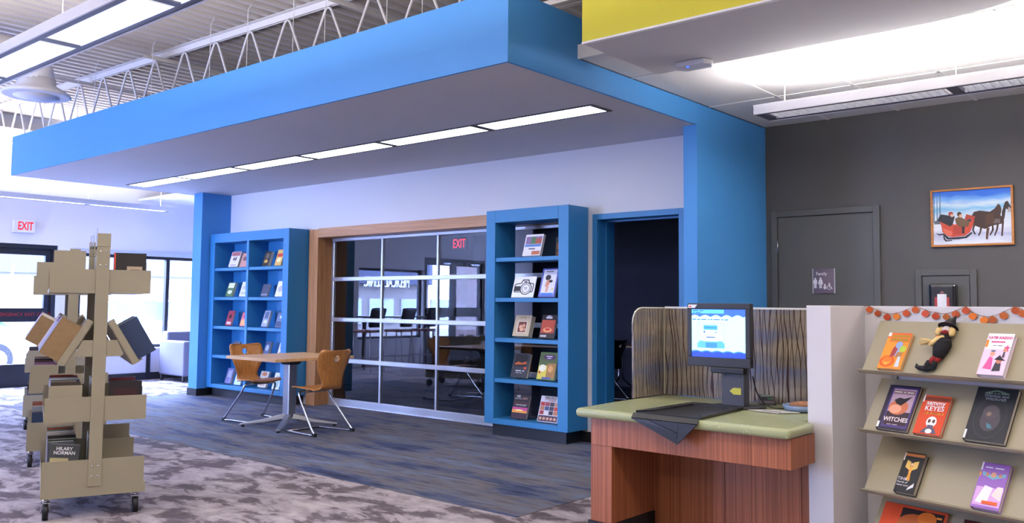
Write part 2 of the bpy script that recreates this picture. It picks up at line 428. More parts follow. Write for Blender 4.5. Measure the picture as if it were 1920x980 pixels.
# ------------------------------------------------------------------ piers, soffit
struct('wall_pier', MB().box(-3.643, 6.49, 0, XS, 12, ZS+.18), BLUE, bevel=.002)
col_ = struct('wall_column', MB().box(-11.39, 6.40, 0, -11.165, 7.3, ZS), BLUE, bevel=.002)
struct('baseboard_column', MB().box(-11.40, 6.39, 0, -11.155, 7.3, .10), BLACK)
sf = bpy.data.objects.new('ceiling_soffit', None); COL.objects.link(sf); sf['kind'] = 'structure'; sf.location = (XSL, YS, ZS)
LX = XS-XSL; LYs = WY-YS
MB().box(0.02, .02, 0, LX-.02, LYs, .03).build('soffit_board', SOFFIT, sf)
MB().box(0, 0, -.001, LX, .02, ZST-ZS).build('fascia_front', BLUE, sf)
MB().box(LX-.02, .02, -.001, LX, 6.49-YS, ZST-ZS).build('fascia_side', BLUE, sf)
MB().box(0, .02, -.001, .02, LYs, ZST-ZS).build('fascia_side', BLUE, sf)
MB().box(.02, .02, ZST-ZS-.03, LX-.02, LYs, ZST-ZS-.01).build('soffit_lid', SOFFIT, sf)
struct('wall_pier_upper', MB().box(XS-.02, 6.49, ZS+.18, XS, YG, ZST), BLUE)

# ------------------------------------------------------------------ restroom wall and tiled ceiling
struct('wall_restroom', MB().box(XS, YG, 0, 4.2, YG+.15, ZD), GRAYW)
struct('baseboard_restroom', MB().box(XS, YG-.012, 0, 4.0, YG, .1), BLACK)
ct = bpy.data.objects.new('ceiling_tiles', None); COL.objects.link(ct); ct['kind'] = 'structure'; ct.location = (XS, 4.82, ZT)
tx = [0+.61*i for i in range(13)]; ty = [0, .66, 1.88, 3.0]
tile_me = {}
for i in range(12):
    for j in range(3):
        d = ty[j+1]-ty[j]
        if j not in tile_me:
            tile_me[j] = MB().box(.012, .012, .004, .598, d-.012, .02)
        o = tile_me[j].build('tile', TILE, ct) if not isinstance(tile_me[j], bpy.types.Mesh) else place('tile', tile_me[j], ct)
        tile_me[j] = o.data; o.location = (tx[i], ty[j], 0)
for x in tx[1:]: MB().box(x-.012, 0, 0, x+.012, 3.0, .012).build('grid_bar', TBAR, ct)
for y in ty[1:3]: MB().box(0, y-.012, 0, 7.5, y+.012, .012).build('grid_bar', TBAR, ct)
MB().box(0, -.02, 0, 7.5, 0, .10).build('edge_trim', TBAR, ct)
MB().box(0, 0, 0, .012, 3.0, .012).build('edge_angle', LAMPD, ct)
MB().box(0, 0, .04, 7.5, 3.0, .06).build('plenum_board', SOFFIT, ct)

# yellow curved canopy
cz = 2.9
arc = [(-3.09, 4.275), (-3.10, 5.17), (-1.55, 5.18), (-1.35, 5.175), (-1.17, 5.15), (-1.0, 5.10), (-.85, 5.03), (-.65, 4.90), (-.45, 4.70), (-.32, 4.5), (-.25, 4.275)]
cn = bpy.data.objects.new('ceiling_canopy', None); COL.objects.link(cn); cn['kind'] = 'structure'; cn.location = (0, 0, cz)
mb = MB(); mb.prism([arc[0]]+[p for p in arc[:0:-1]], 0, .03); mb.build('canopy_board', SOFFIT, cn, fix=True)
MB().box(-3.09, 4.265, .0, -.25, 4.285, .85).build('canopy_front', YEL, cn)
MB().box(-3.092, 4.262, -.004, -.248, 4.29, .008).build('canopy_bead', TBAR, cn)
mb = MB()
for p, q in zip(arc[2:], arc[3:]):
    mb.add([(p[0], p[1], .031), (q[0], q[1], .031), (q[0], q[1], .85), (p[0], p[1], .85)], [(0, 1, 2, 3)])
mb.build('canopy_rim', YEL, cn)

# ------------------------------------------------------------------ roof deck
mb = MB(); pitch = .16; n = int((4.2-(XL-.2))/pitch)+1
prof = []
for i in range(n):
    x = XL-.2+i*pitch; prof += [(x, ZD), (x+.055, ZD), (x+.075, ZD+.045), (x+.14, ZD+.045)]
vsl = []; fsl = []
for x, z in prof: vsl += [(x, -4.2, z), (x, 13, z)]
for i in range(len(prof)-1): fsl.append((2*i, 2*i+1, 2*i+3, 2*i+2))
mb.add(vsl, fsl); mb.box(XL-.3, -4.3, ZD+.06, 4.3, 13.1, ZD+.15)
struct('ceiling', mb, DECK)

# ------------------------------------------------------------------ outer walls
wl = wall_x('wall_left', XL-.2, XL, -4.2, 13, 0, ZD+.05,
       [(6.0, 9.6, .52, 2.05), (4.05, 5.66, 0, 2.14), (.70, 2.52, .55, 2.03), (-1.35, .66, 0, 2.33)], WHITE)
wall_y('wall_front', -4.2, -4.0, XL-.2, 4.2, 0, ZD+.05, [(-11.6, -9.4, .5, 2.75)], WHITE)
wf = bpy.data.objects.new('window_added', None); COL.objects.link(wf); wf['kind'] = 'structure'; wf.location = (-11.6, -4.1, .5)  # unseen storefront window added as a source of blue daylight on the soffit
for k in range(3): MB().box(1.07*k, -.04, 0, 1.07*k+.06, .04, 2.25).build('mullion', BLACK, wf)
for a in (0, 2.19): MB().box(0, -.04, a, 2.2, .04, a+.06).build('window_frame', BLACK, wf)
for k in range(2): MB().box(1.07*k+.06, -.003, .06, 1.07*(k+1), .003, 2.19).build('pane', PANE, wf)
struct('wall_right', MB().box(4.0, -4.0, 0, 4.2, YG, ZD+.05), WHITE)
struct('wall_far', MB().box(XL-.2, 12, 0, XS, 12.2, ZD+.05), WHITE)
struct('wall_side', MB().box(-11.39, 7.3, 0, -11.165, 12, ZD), WHITE)
MEET_SHADE = mat('#57535c', .85)
struct('wall_meeting_lining', MB().box(-11.16, 11.9, 0, -3.65, 11.99, 2.72).box(-11.16, 7.12, 0, -11.10, 11.9, 2.72).box(-3.70, 7.12, 0, -3.65, 11.9, 2.72), MEET_SHADE)  # lining added in dark paint that stands in for the unlit room's shade
struct('wall_above', MB().box(-11.3, WY+.01, ZST, XS-.03, WY+.2, ZD), WHITE)
struct('ceiling_meeting', MB().box(-11.165, WY+.26, 2.72, -3.643, 12, 2.76), mat('#5f5d64', .9))
struct('ceiling_alcove', MB().box(XL, 6.9, 2.95, -11.39, 12, 2.99), WHITE)
struct('trim_bulkhead', MB().box(XL, 1.0, 3.52, XL+.35, 5.6, 3.80), mat('#d6d4d6', .7))
struct('baseboard_left', MB().box(XL, 5.75, 0, XL+.02, 9.9, .12), BLACK)
struct('trim_valance', MB().box(XL, 5.9, 2.05, XL+.05, 9.8, 2.12), mat('#b5bfdc', .6))
struct('trim_sill', MB().box(XL-.2, 6.0, .50, XL+.06, 9.6, .53), WHITE)
struct('trim_panel_post', MB().box(XL, 7.13, .0, XL+.03, 7.19, .50), BLACK)

def windowframe(name, y0, y1, z0, z1, mulls, fm, pane=PANE, fwid=.05):
    e = bpy.data.objects.new(name, None); COL.objects.link(e); e['kind'] = 'structure'; e.location = (XL-.1, y0, z0)
    W, H = y1-y0, z1-z0
    for a in (0, W-fwid): MB().box(-.04, a, 0, .04, a+fwid, H).build('window_frame', fm, e)
    for a in (0, H-fwid): MB().box(-.04, fwid, a, .04, W-fwid, a+fwid).build('window_frame', fm, e)
    ed = [fwid]+list(mulls)+[W-fwid]
    for q in mulls: MB().box(-.04, q-.03, fwid, .04, q+.03, H-fwid).build('mullion', fm, e)
    for a, b in zip(ed, ed[1:]):
        MB().box(-.004, a, fwid, .004, b, H-fwid).build('pane', pane, e)
    return e
windowframe('window_1', 6.0, 9.6, .53, 2.05, [1.49], BLACK)
windowframe('window_2', .70, 2.52, .55, 2.03, [], BLACK)
struct('trim_sill_street', MB().box(XL-.2, .70, .53, XL+.05, 2.52, .55), WHITE)
# glazed exit doors
def exitdoor(name, y0, y1, ztop, leaves, zb):
    e = bpy.data.objects.new(name, None); COL.objects.link(e); e['kind'] = 'structure'; e.location = (XL-.1, y0, 0)
    W = y1-y0
    for a in (0, W-.06): MB().box(-.07, a, 0, .07, a+.06, ztop).build('door_frame', BLACKM, e)
    MB().box(-.07, .06, ztop-.06, .07, W-.06, ztop).build('door_frame', BLACKM, e)
    lw = (W-.12)/leaves
    for k in range(leaves):
        a = .06+k*lw; b = a+lw; lf = MB().box(-.03, a, 0, .03, a+.09, ztop-.06).box(-.03, b-.09, 0, .03, b, ztop-.06).box(-.03, a+.09, 0, .03, b-.09, .34).box(-.03, a+.09, ztop-.16, .03, b-.09, ztop-.06).build('door_leaf', BLACKM, e)
        MB().box(-.004, a+.09, .34, .004, b-.09, ztop-.16).build('pane', PANE, lf)
        MB().box(.03, a+.05, zb, .08, b-.05, zb+.21).build('push_bar', BLACKM, lf, bevel=.01)
        MB().box(.03, a+.12, ztop-.14, .075, a+.38, ztop-.085).build('door_closer', SILVER, lf, bevel=.008)
        MB().tube([(.06, a+.38, ztop-.11), (.13, a+.55, ztop-.075), (.06, a+.62, ztop-.045)], .009, 6).build('closer_arm', SILVER, lf)
        if leaves == 1:
            text('warning_lettering', 'EMERGENCY EXIT ONLY', .07, mat('#a01820', .5, em=.15), lf, (.082, .735, zb+.11), (PI/2, 0, PI/2), align='LEFT', sx=1.05)
    return e
exitdoor('door_3', 4.05, 5.66, 2.14, 1, .97)
exitdoor('door_4', -1.35, .66, 2.33, 2, 1.0)

# restroom door
d5 = bpy.data.objects.new('door_5', None); COL.objects.link(d5); d5['kind'] = 'structure'; d5.location = (-3.45, YG, 0)
for a, b in ((0, .055), (.93, .985)): MB().box(a, -.035, 0, b, 0, 2.19).build('door_jamb', GRAYD, d5, bevel=.003)
MB().box(.055, -.035, 2.135, .93, 0, 2.19).build('door_head', GRAYD, d5, bevel=.003)
MB().box(.06, -.018, .01, .925, 0, 2.13).build('door_leaf', GRAYD, d5, bevel=.002)
for z in (.25, 1.0, 1.80): MB().tube([(.058, -.026, z), (.058, -.026, z+.12)], .009, 8).build('hinge', CHROME, d5)
MB().tube([(.86, -.018, 1.0), (.86, -.07, 1.0), (.74, -.075, 1.0)], .011, 8).build('door_handle', CHROME, d5)
# access panel on the wall
pn = bpy.data.objects.new('trim_panel', None); COL.objects.link(pn); pn['kind'] = 'structure'; pn.location = (-2.185, YG, .80)
mb = MB(); mb.box(0, -.025, 0, .05, 0, .82).box(.42, -.025, 0, .47, 0, .82).box(.05, -.025, .77, .42, 0, .82).box(.05, -.025, 0, .42, 0, .05); mb.build('panel_frame', GRAYD, pn, bevel=.003)
MB().box(.056, -.014, .056, .414, 0, .764).build('panel_door', GRAYD, pn, bevel=.002)

# ------------------------------------------------------------------ ceiling lights
def pendant(name, label, loc, rz, sections, wd=.28, zc=None, lens=None, gap=.04, up_=1., down=1., endlit=True, group='pendant strip lights'):
    t = thing(name, label, 'ceiling light', loc, rz, group)
    L = sections*1.24+.1
    hs = .07
    mb = MB(); mb.box(0, -wd/2, 0, L, -wd/2+.012, hs).box(0, wd/2-.012, 0, L, wd/2, hs).box(0, -wd/2, 0, .012, wd/2, hs).box(L-.012, -wd/2, 0, L, wd/2, hs)
    mb.build('housing', LAMPH, t, bevel=.003)
    mb = MB(); mb.box(.012, -wd/2+.012, .006, L-.012, -wd/2+.055, .03).box(.012, wd/2-.055, .006, L-.012, wd/2-.012, .03)
    for k in range(sections+1):
        x = k*1.24; mb.box(x+.012, -wd/2+.055, .006, x+.08, wd/2-.055, .03)
    mb.build('bottom_plate', LAMPD, t)
    for k in range(sections):
        x0 = k*1.24+.08; x1 = (k+1)*1.24+.012
        MB().box(x0, -wd/2+.055, .045, x1, wd/2-.055, .05).build('diffuser', lens or LAMP, t)
        lv = MB()
        nb = 24
        for q in range(nb):
            x = x0+(x1-x0)*(q+.5)/nb; lv.box(x-.0015, -wd/2+.056, .006, x+.0015, wd/2-.056, .044)
        lv.box(x0, -wd/2+.055, .006, x1, -wd/2+.06, .044).box(x0, wd/2-.06, .006, x1, wd/2-.055, .044)
        lv.build('louver', LOUV, t, kind='stuff')
        area('lamp_up', ((x0+x1)/2, 0, hs+.015), wd*.7, x1-x0, UP_P*up_, aim=(0, 0, 1), parent=t).rotation_euler = (PI, 0, PI/2)
        area('lamp_down', ((x0+x1)/2, 0, -.005), wd*.5, x1-x0, DOWN_P*down, aim=(0, 0, -1), parent=t).rotation_euler = (0, 0, PI/2)
    top = (zc or ZD)-loc[2]
    for x in [.18]+[k*1.24+.05 for k in range(1, sections)]+[L-.18]:
        MB().tube([(x, 0, hs), (x, 0, top)], .0025, 5).box(x-.01, -wd/2+.01, hs-.006, x+.01, wd/2-.01, hs).build('hanger', STEELW, t)
    return t
pendant('pendant_light', 'white louvered strip pendant hung below the tiled ceiling by the grey restroom wall', (-2.665, 5.87, 2.65), 0, 3, .29, ZT, LAMPS, up_=1.75, down=.8)
pendant('pendant_light', 'long louvered strip pendant hanging from the corrugated deck beside the round duct', (-8.17, 2.235, 2.9), 0, 5, .33)
pendant('pendant_light', 'louvered strip pendant hung along the window wall above the exit sign', (-13.0, 3.1, 2.70), PI/2+.16*0, 3, .25, ZD, up_=.9, down=.5)
pendant('pendant_light', 'unseen louvered strip pendant, added for light, over the open floor away from the carts', (-8.17, -1.0, 2.9), 0, 5, .33)  # extra row behind the camera, put in to light the room from the front
pendant('pendant_light', 'unseen louvered strip pendant, added for light, above the desk aisle', (-1.8, 2.235, 2.9), 0, 3, .33, up_=1.3, down=1.5)  # row carried on out of view, brightened to light the blue pier
pendant('pendant_light', 'unseen louvered strip pendant, added for light, beyond the yellow canopy', (-1.8, -1.0, 2.9), 0, 3, .33, up_=1.3, down=1.5)  # added out of view behind the camera as more front light
for k in range(6):
    t = thing('recessed_light', 'flush rectangular soffit light, '+ORD[5-k]+' in the row counted from the blue pier', 'ceiling light', (-11.24+k*1.245, 5.34, ZS), 0, 'recessed lights in the soffit')
    mb = MB(); mb.box(0, 0, -.008, 1.235, .022, 0).box(0, .258, -.008, 1.235, .28, 0).box(0, .022, -.008, .032, .258, 0).box(1.203, .022, -.008, 1.235, .258, 0)
    mb.build('frame', mat('#3c3c44', .5), t)
    MB().box(.032, .022, -.005, 1.203, .258, -.001).build('diffuser', LAMP, t)
    area('lamp_glow', (.617, .14, -.012), 1.18, .23, REC_P, parent=t)

# ------------------------------------------------------------------ roof joist, bridging, hangers, duct
ja = math.atan2(.18, 5.37)
jt = thing('roof_joist', 'white open-web steel joist with zigzag rods under the roof deck', 'joist', (-14.0, 4.56, ZD), ja)
for s in (-1, 1):
    mb = MB(); mb.box(.05, s*.012, -.07, 10.6, s*.018, -.003).box(.05, s*.012, -.009, 10.6, s*.062, -.003); mb.build('top_chord', STEELW, jt)
    mb = MB(); mb.box(.05, s*.012, -.60, 10.6, s*.018, -.55).box(.05, s*.012, -.606, 10.6, s*.062, -.60); mb.build('bottom_chord', STEELW, jt)
ax0 = 2.28
for k in range(-3, 14):
    x = ax0+.598*k
    for s in (-1, 1):
        pts = [(x+s*.285, 0, -.58), (x+s*.05, 0, -.115), (x+s*.028, 0, -.085), (x, 0, -.072)]
        MB().tube(pts, .0125, 8).build('web_rod', STEELW, jt)
for bi, (x, y0, y1) in enumerate(((-10.8, 4.0, 5.6), (-9.05, 4.45, 5.7), (-6.05, 4.6, 6.2))):
    tag(MB().box(x-.018, y0, 3.96, x+.018, y1, 3.966).box(x-.018, y0, 3.93, x-.014, y1, 3.966).build('bridging_angle', STEELW), 'grey steel bridging angle crossing under the roof deck, '+ORD[2-bi]+' from the yellow canopy', 'brace', 'bridging angles')
tag(MB().tube([(-5.9, 5.5, 3.28), (-5.2, 5.5, 4.075)], .022, 6).build('bridging_angle', STEELW), 'sloping steel brace rising to the deck behind the blue fascia', 'brace')
for wi, (px_, y0) in enumerate(((86, 150), (148, 150), (180, 115), (287, 85), (396, 40), (465, 38), (551, 8), (610, 22), (726, 0), (792, 0), (1045, 5))):
    p = pix(px_, y0, 1, 4.42); q = (p.x, 4.42)
    tag(MB().tube([(q[0], q[1], ZST-.01), (q[0], q[1], ZD-.07), (q[0]+.02, q[1], ZD-.03), (q[0]+.05, q[1], ZD-.03), (q[0]+.06, q[1], ZD+.005)], .0035, 5).build('hanger_wire', STEELW),
        'thin wire hung from the roof deck, '+ORD[10-wi]+' from the canopy end of the soffit', 'wire', 'soffit hanger wires')
t = thing('air_duct', 'white spiral round duct with a circular ceiling diffuser', 'duct', (-9.25, 2.5, 3.72))
mb = MB(); mb.tube([(0, 0, 0), (0, .75, 0), (0, .86, -.04), (0, .93, -.14), (0, .95, -.25)], .17, 18); mb.build('duct', STEELW, t)
for k in range(5): MB().tube([(0, .05+.15*k, 0), (0, .062+.15*k, 0)], .178, 18).build('seam', STEELW, t)
MB().lathe([(.17, -.20), (.18, -.27), (.30, -.34), (.32, -.37), (.30, -.38)], 24, (0, .95, 0)).build('diffuser', STEELW, t)
MB().lathe([(.20, -.36), (.21, -.385), (.05, -.395)], 20, (0, .95, 0)).build('diffuser_cone', STEELW, t)
tag(MB().tube([(-14, 1.84, 3.74), (-4.0, 1.84, 3.74)], .22, 20).build('air_duct', mat('#e4e2e4', .5)), 'large white round duct running above the strip pendant', 'duct')

# access point under the canopy
ap = pix(1310, 128, 2, 2.87)
t = thing('access_point', 'flat grey ceiling access point with a glowing blue light', 'access point', (ap.x, ap.y-.06, 2.862))
MB().prism([(-.10, -.07), (.10, -.07), (.13, 0), (.10, .07), (-.10, .07), (-.13, 0)], 0, .036).build('case', mat('#c9c9ce', .5), t, bevel=.01)
MB().ball((-.02, -.05, -.002), .008).build('status_light', mat('#2038ff', .3, em=9), t)

# ------------------------------------------------------------------ books
def plates(mb, items, mats, y=-.0006):
    for it in items:
        k = it[0]; mt = it[-1]
        if mt not in mats: mats.append(mt)
        mi = mats.index(mt)
        if k == 'r': _, x0, z0, x1, z1, _m = it; poly = [(x0, z0), (x1, z0), (x1, z1), (x0, z1)]
        elif k == 'd': _, cx, cz_, rx, rz_, _m = it; poly = disc(cx, cz_, rx, 14, rz_)
        else: poly = it[1]
        n_ = len(poly); mb.add([(p[0], y, p[1]) for p in poly], [tuple(range(n_))], mi)
        y -= .00012
def pm(h, em=0): return mat(h, .5, var=.08, scale=25, em=em)
def greek(name, counts, size, mt, parent, loc):
    """a line of print too small to read: one low bar for each word, given the letter count of each word"""
    mb = MB(); step = size*.46; x = -(sum(counts)+len(counts)-1)*step/2
    for n in counts:
        mb.add([(x, 0, -size*.2), (x+n*step*.9, 0, -size*.2), (x+n*step*.9, 0, size*.2), (x, 0, size*.2)], [(0, 1, 2, 3)]); x += (n+1)*step
    return mb.build(name, mt, parent, loc)
def book_on(root, wd, ht, th, cover, art=(), words=(), pages=PAGES, back=None):
    """parts of an upright book: local x across, z up, front cover at y=0 facing -y; art in fractions of the cover"""
    cv = cover if not isinstance(cover, str) else mat(cover, .4, var=.05, scale=20)
    h = wd/2
    MB().box(-h, 0, 0, h, .002, ht).box(-h, th-.002, 0, h, th, ht).box(-h-.001, 0, 0, -h+.002, th, ht).build('cover', cv, root)
    MB().box(-h+.003, .0025, .003, h-.003, th-.0025, ht-.003).build('pages', pages, root)
    if art:
        mb = MB(); ms = []; its = []
        if isinstance(cover, str): art = [('r', .005, .005, .995, .995, cover)]+list(art)
        X = lambda a: -h+a*wd
        for it in art:
            k = it[0]
            if k == 'r': its.append(('r', X(it[1]), it[2]*ht, X(it[3]), it[4]*ht, pm(it[5])))
            elif k == 'd': its.append(('d', X(it[1]), it[2]*ht, it[3]*wd, it[4]*ht, pm(it[5])))
            else: its.append(('p', [(X(a), b*ht) for a, b in it[1]], pm(it[2])))
        plates(mb, its, ms); mb.build('cover_art', ms, root)
    for q in words:
        s, ax_, az, sz, colr = q[:5]
        if isinstance(s, tuple): greek('title', s, sz, pm(colr), root, (-h+ax_*wd, -.003, az*ht)); continue
        text('title', s, sz, pm(colr), root, (-h+ax_*wd, -.003, az*ht), (PI/2, 0, 0), sx=q[5] if len(q) > 5 else 1, extrude=.0003, bold=q[6] if len(q) > 6 else 0)

# ------------------------------------------------------------------ bookcases
def bookcase(name, label, x0, x1, cols, back):
    t = thing(name, label, 'bookcase', (x0, 6.53, 0))
    W = x1-x0; D = WY-6.53-.002; sd = .12; z0, z1 = .12, 2.24
    MB().box(.06, .06, 0, W-.06, D, z0).build('plinth', BLACK, t)
    for a in (0, W-sd): MB().box(a, 0, z0, a+sd, D, z1).build('side_panel', CASE, t, bevel=.003)
    MB().box(sd, 0, z1-.125, W-sd, D, z1).build('top_panel', CASE, t, bevel=.003)
    MB().box(sd, 0, z0, W-sd, D, z0+.052).build('bottom_panel', CASE, t, bevel=.003)
    inner = W-2*sd; dv = .052
    cw = (inner-dv*(cols-1))/cols
    for c in range(cols):
        a = sd+c*(cw+dv)
        if c: MB().box(a-dv, .004, z0+.052, a, D, z1-.125).build('divider', CASE, t, bevel=.003)
        for z in (.567, .965, 1.363, 1.763): MB().box(a, .012, z-.04, a+cw, D, z).build('shelf', CASE, t, bevel=.003)
    if back: MB().box(sd, D-.012, z0+.052, W-sd, D, z1-.125).build('back_panel', CASE, t)
    return t
bookcase('bookcase', 'tall narrow blue open-backed bookcase with five shelves beside the dark doorway', -5.92, -4.88, 1, False)
bookcase('bookcase', 'wide blue bookcase with two columns of cubbies beside the blue column', -11.145, -9.29, 2, True)
SH = (1.763, 1.363, .965, .567, .172)
EASEL_ME = None
def shelf_book(label, bl, br, row, ht, cover, art=(), words=(), th=.022, Yp=6.60, lean=17, name='book', group='display books in the blue bookcases', cat='book', mirror=False):
    global EASEL_ME
    z = SH[row]
    a = pix(bl[0], bl[1], 1, Yp); b = pix(br[0], br[1], 1, Yp)
    wd = b.x-a.x
    t = thing(name, label, cat, ((a.x+b.x)/2, Yp+th*.3, z+.0045+th*math.sin(R(lean))), 0, group, rot=(-R(lean), 0, 0))
    book_on(t, wd, ht, th, cover, art, words)
    wl_ = label.split()[:12]
    while wl_[-1] in ('on', 'in', 'the', 'a', 'of', 'with', 'and', 'its', 'an', 'behind', 'beside', 'by'): wl_.pop()
    e = thing('book_easel', 'clear easel behind the '+' '.join(wl_), 'book stand', ((a.x+b.x)/2, Yp, z), 0, 'acrylic book easels')
    c_, s_ = math.cos(R(lean)), math.sin(R(lean)); h2 = ht*.55
    yb = Yp*0+th*1.35+.004
    MB().add([(-.03, yb, .002), (.03, yb, .002), (.03, yb+s_*h2, c_*h2), (-.03, yb+s_*h2, c_*h2), (-.03, yb+.003, .002), (.03, yb+.003, .002), (.03, yb+.003+s_*h2, c_*h2), (-.03, yb+.003+s_*h2, c_*h2)],
             [(0, 1, 2, 3), (7, 6, 5, 4), (0, 3, 7, 4), (1, 5, 6, 2), (2, 6, 7, 3)]).build('rest', ACRY, e)
    MB().box(-.03, -.012, 0, .03, yb+.07, .003).build('foot', ACRY, e)
    return t
# narrow case
shelf_book('white travel book with a colourful collage cover on the top shelf of the narrow bookcase', (978, 478), (1011, 478), 0, .225, '#e9e6ea',
   [('r', .06, .55, .95, .90, '#8a6f9c'), ('r', .35, .55, .60, .88, '#4f7a56'), ('r', .60, .55, .95, .80, '#b05a50'), ('r', .05, .42, .95, .54, '#5a86c8'), ('r', .08, .05, .55, .14, '#e8e0d8'), ('r', .5, .05, .95, .22, '#c06a48')],
   [((7,), .5, .32, .028, '#3a3c58')], th=.03)
t = thing('book', 'dark orange book turned away on the top shelf of the narrow bookcase', 'book', (-5.12, 6.74, SH[0]+.006), PI*0, 'display books in the blue bookcases', rot=(R(-15), 0, R(28)))
book_on(t, .12, .20, .022, '#2b2320', [('r', .1, .35, .9, .7, '#b0602c'), ('d', .5, .5, .2, .1, '#e0a060'), ('r', .1, .05, .9, .25, '#a85a2a')])
cam_art = [('r', .04, .03, .96, .97, '#f4f4f8'),
  ('p', [(.10, .24), (.90, .24), (.94, .30), (.94, .62), (.90, .68), (.74, .70), (.68, .86), (.40, .86), (.34, .70), (.12, .66), (.06, .60), (.06, .30)], '#18181c'),
  ('p', [(.13, .28), (.87, .28), (.90, .32), (.90, .60), (.87, .64), (.71, .66), (.65, .81), (.43, .81), (.37, .66), (.15, .62), (.10, .57), (.10, .32)], '#f4f4f8'),
  ('r', .10, .30, .34, .54, '#2a2a30'), ('d', .60, .42, .27, .30, '#18181c'), ('d', .60, .42, .23, .26, '#f4f4f8'), ('d', .60, .42, .19, .21, '#18181c'), ('d', .60, .42, .165, .185, '#f4f4f8'),
  ('r', .47, .72, .61, .77, '#2a2a30')]
shelf_book('white card printed with a black outline camera in the narrow bookcase', (958, 557), (999, 557), 1, .215, '#f2f2f6', cam_art, [((6,), .60, .45, .017, '#55558a'), ((4,), .60, .38, .015, '#55558a')], th=.006)
shelf_book('tall purple-edged book with a photographer on a white cover', (1008, 556), (1038, 556), 1, .29, '#6a6fc0',
   [('r', .10, .06, .92, .95, '#e9e6ee'), ('d', .42, .68, .17, .10, '#20202a'), ('p', [(.30, .35), (.52, .40), (.62, .55), (.50, .62), (.36, .55)], '#e09070'), ('d', .62, .55, .12, .05, '#30303a'), ('p', [(.38, .16), (.50, .18), (.55, .38), (.40, .38)], '#e0a088'), ('r', .12, .06, .90, .14, '#4a86d8'), ('d', .8, .28, .07, .03, '#e8e060')],
   [((10,), .5, .89, .022, '#5a5a70')], th=.02)
shelf_book('beige album book with a framed family photo on the third shelf of the narrow bookcase', (958, 631), (988, 632), 2, .215, '#c9b89a',
   [('r', .22, .16, .80, .72, '#efe6d8'), ('r', .26, .19, .76, .69, '#7a3c34'), ('d', .42, .45, .10, .09, '#e2b090'), ('d', .60, .50, .10, .09, '#d8a080'), ('d', .50, .32, .11, .09, '#e8b898'), ('d', .66, .32, .09, .08, '#d09878')],
   [((6, 6,), .5, .88, .014, '#7a6040')], th=.06)
shelf_book('dark red book with a food photograph and white spine label in the narrow bookcase', (1009, 633), (1036, 634), 2, .235, '#2a1c1a',
   [('r', .04, .22, .96, .78, '#b5442c'), ('d', .5, .36, .3, .10, '#e8b070'), ('d', .5, .38, .2, .06, '#d04030'), ('r', .28, .84, .7, .92, '#e8e4e8'), ('r', .08, .06, .5, .14, '#c8c0c0')],
   [((5,), .5, .95, .022, '#e8e0e0')])
shelf_book('charcoal book with an orange glowing photograph in the narrow bookcase', (955, 707), (985, 709), 3, .245, '#33343c',
   [('r', .12, .45, .88, .95, '#1c1412'), ('p', [(.15, .58), (.35, .66), (.55, .60), (.85, .68), (.85, .56), (.15, .52)], '#c8601c'), ('d', .82, .40, .09, .05, '#e0542c')],
   [((9, 3,), .55, .28, .019, '#f0f0f4'), ((9, 6,), .5, .20, .011, '#d0d0d8')], th=.035)
shelf_book('colourful green and yellow painted-cover book in the narrow bookcase', (1004, 711), (1037, 713), 3, .27, '#6a8a4a',
   [('r', .02, .52, .98, .98, '#5f6f3c'), ('d', .55, .82, .36, .10, '#5a3c5e'), ('r', .02, .02, .50, .52, '#d8c84a'), ('d', .25, .42, .2, .13, '#f0ead0'), ('r', .5, .05, .98, .6, '#a87a3c'), ('d', .7, .4, .14, .13, '#d8a060'), ('d', .12, .26, .06, .05, '#c83a3a'), ('r', .3, .02, .8, .10, '#5c64a0')],
   [((7,), .55, .85, .024, '#e0d4e8'), ((5,), .55, .78, .022, '#e0d4e8')], th=.03)
shelf_book('book titled 100 ways to take photos great with a pink sunset cover', (956, 784), (985, 786), 4, .235, '#2c2226',
   [('r', .03, .60, .97, .72, '#4a2c2a'), ('p', [(.02, .25), (.98, .25), (.98, .48), (.02, .48)], '#c84a8c'), ('p', [(.02, .25), (.98, .25), (.98, .34), (.02, .38)], '#f0a040'), ('d', .45, .36, .25, .03, '#fff0a0'), ('r', .02, .02, .98, .25, '#3a2030'), ('d', .7, .86, .2, .05, '#8a6a60')],
   [('100', .28, .93, .034, '#f0eef2'), ('WAYS TO', .28, .83, .018, '#e0e0e4'), ('PHOTOS GREAT', .55, .57, .021, '#e8e4e8', .9)])
colg = [('r', .02, .78, .98, .98, '#e8e6ec')]
cols_ = ['#a03030', '#3a3a48', '#9a5a90', '#c07a50', '#504038', '#e0d8d8', '#c83a28', '#e06aa8', '#34507a', '#d0a080', '#2a2430', '#b04048']
for i in range(4):
    for j in range(3): colg.append(('r', .04+.235*i, .28+.165*j, .255+.235*i, .43+.165*j, cols_[(i*5+j*3) % 12]))
for i in range(5): colg.append(('d', .14+.18*i, .13, .07, .055, '#d8a080'))
colg.insert(1, ('r', .02, .02, .98, .25, '#4a3040'))
shelf_book('FREELANCE handbook with a grid of small photographs on its cover', (1006, 789), (1043, 792), 4, .25, '#dcd8e0', colg, [('FREELANCE', .5, .93, .032, '#1c1c24', .85, .0006), ('PHOTOGRAPHERS', .5, .86, .016, '#a03040'), ('HANDBOOK', .6, .81, .015, '#a03040')], th=.02)
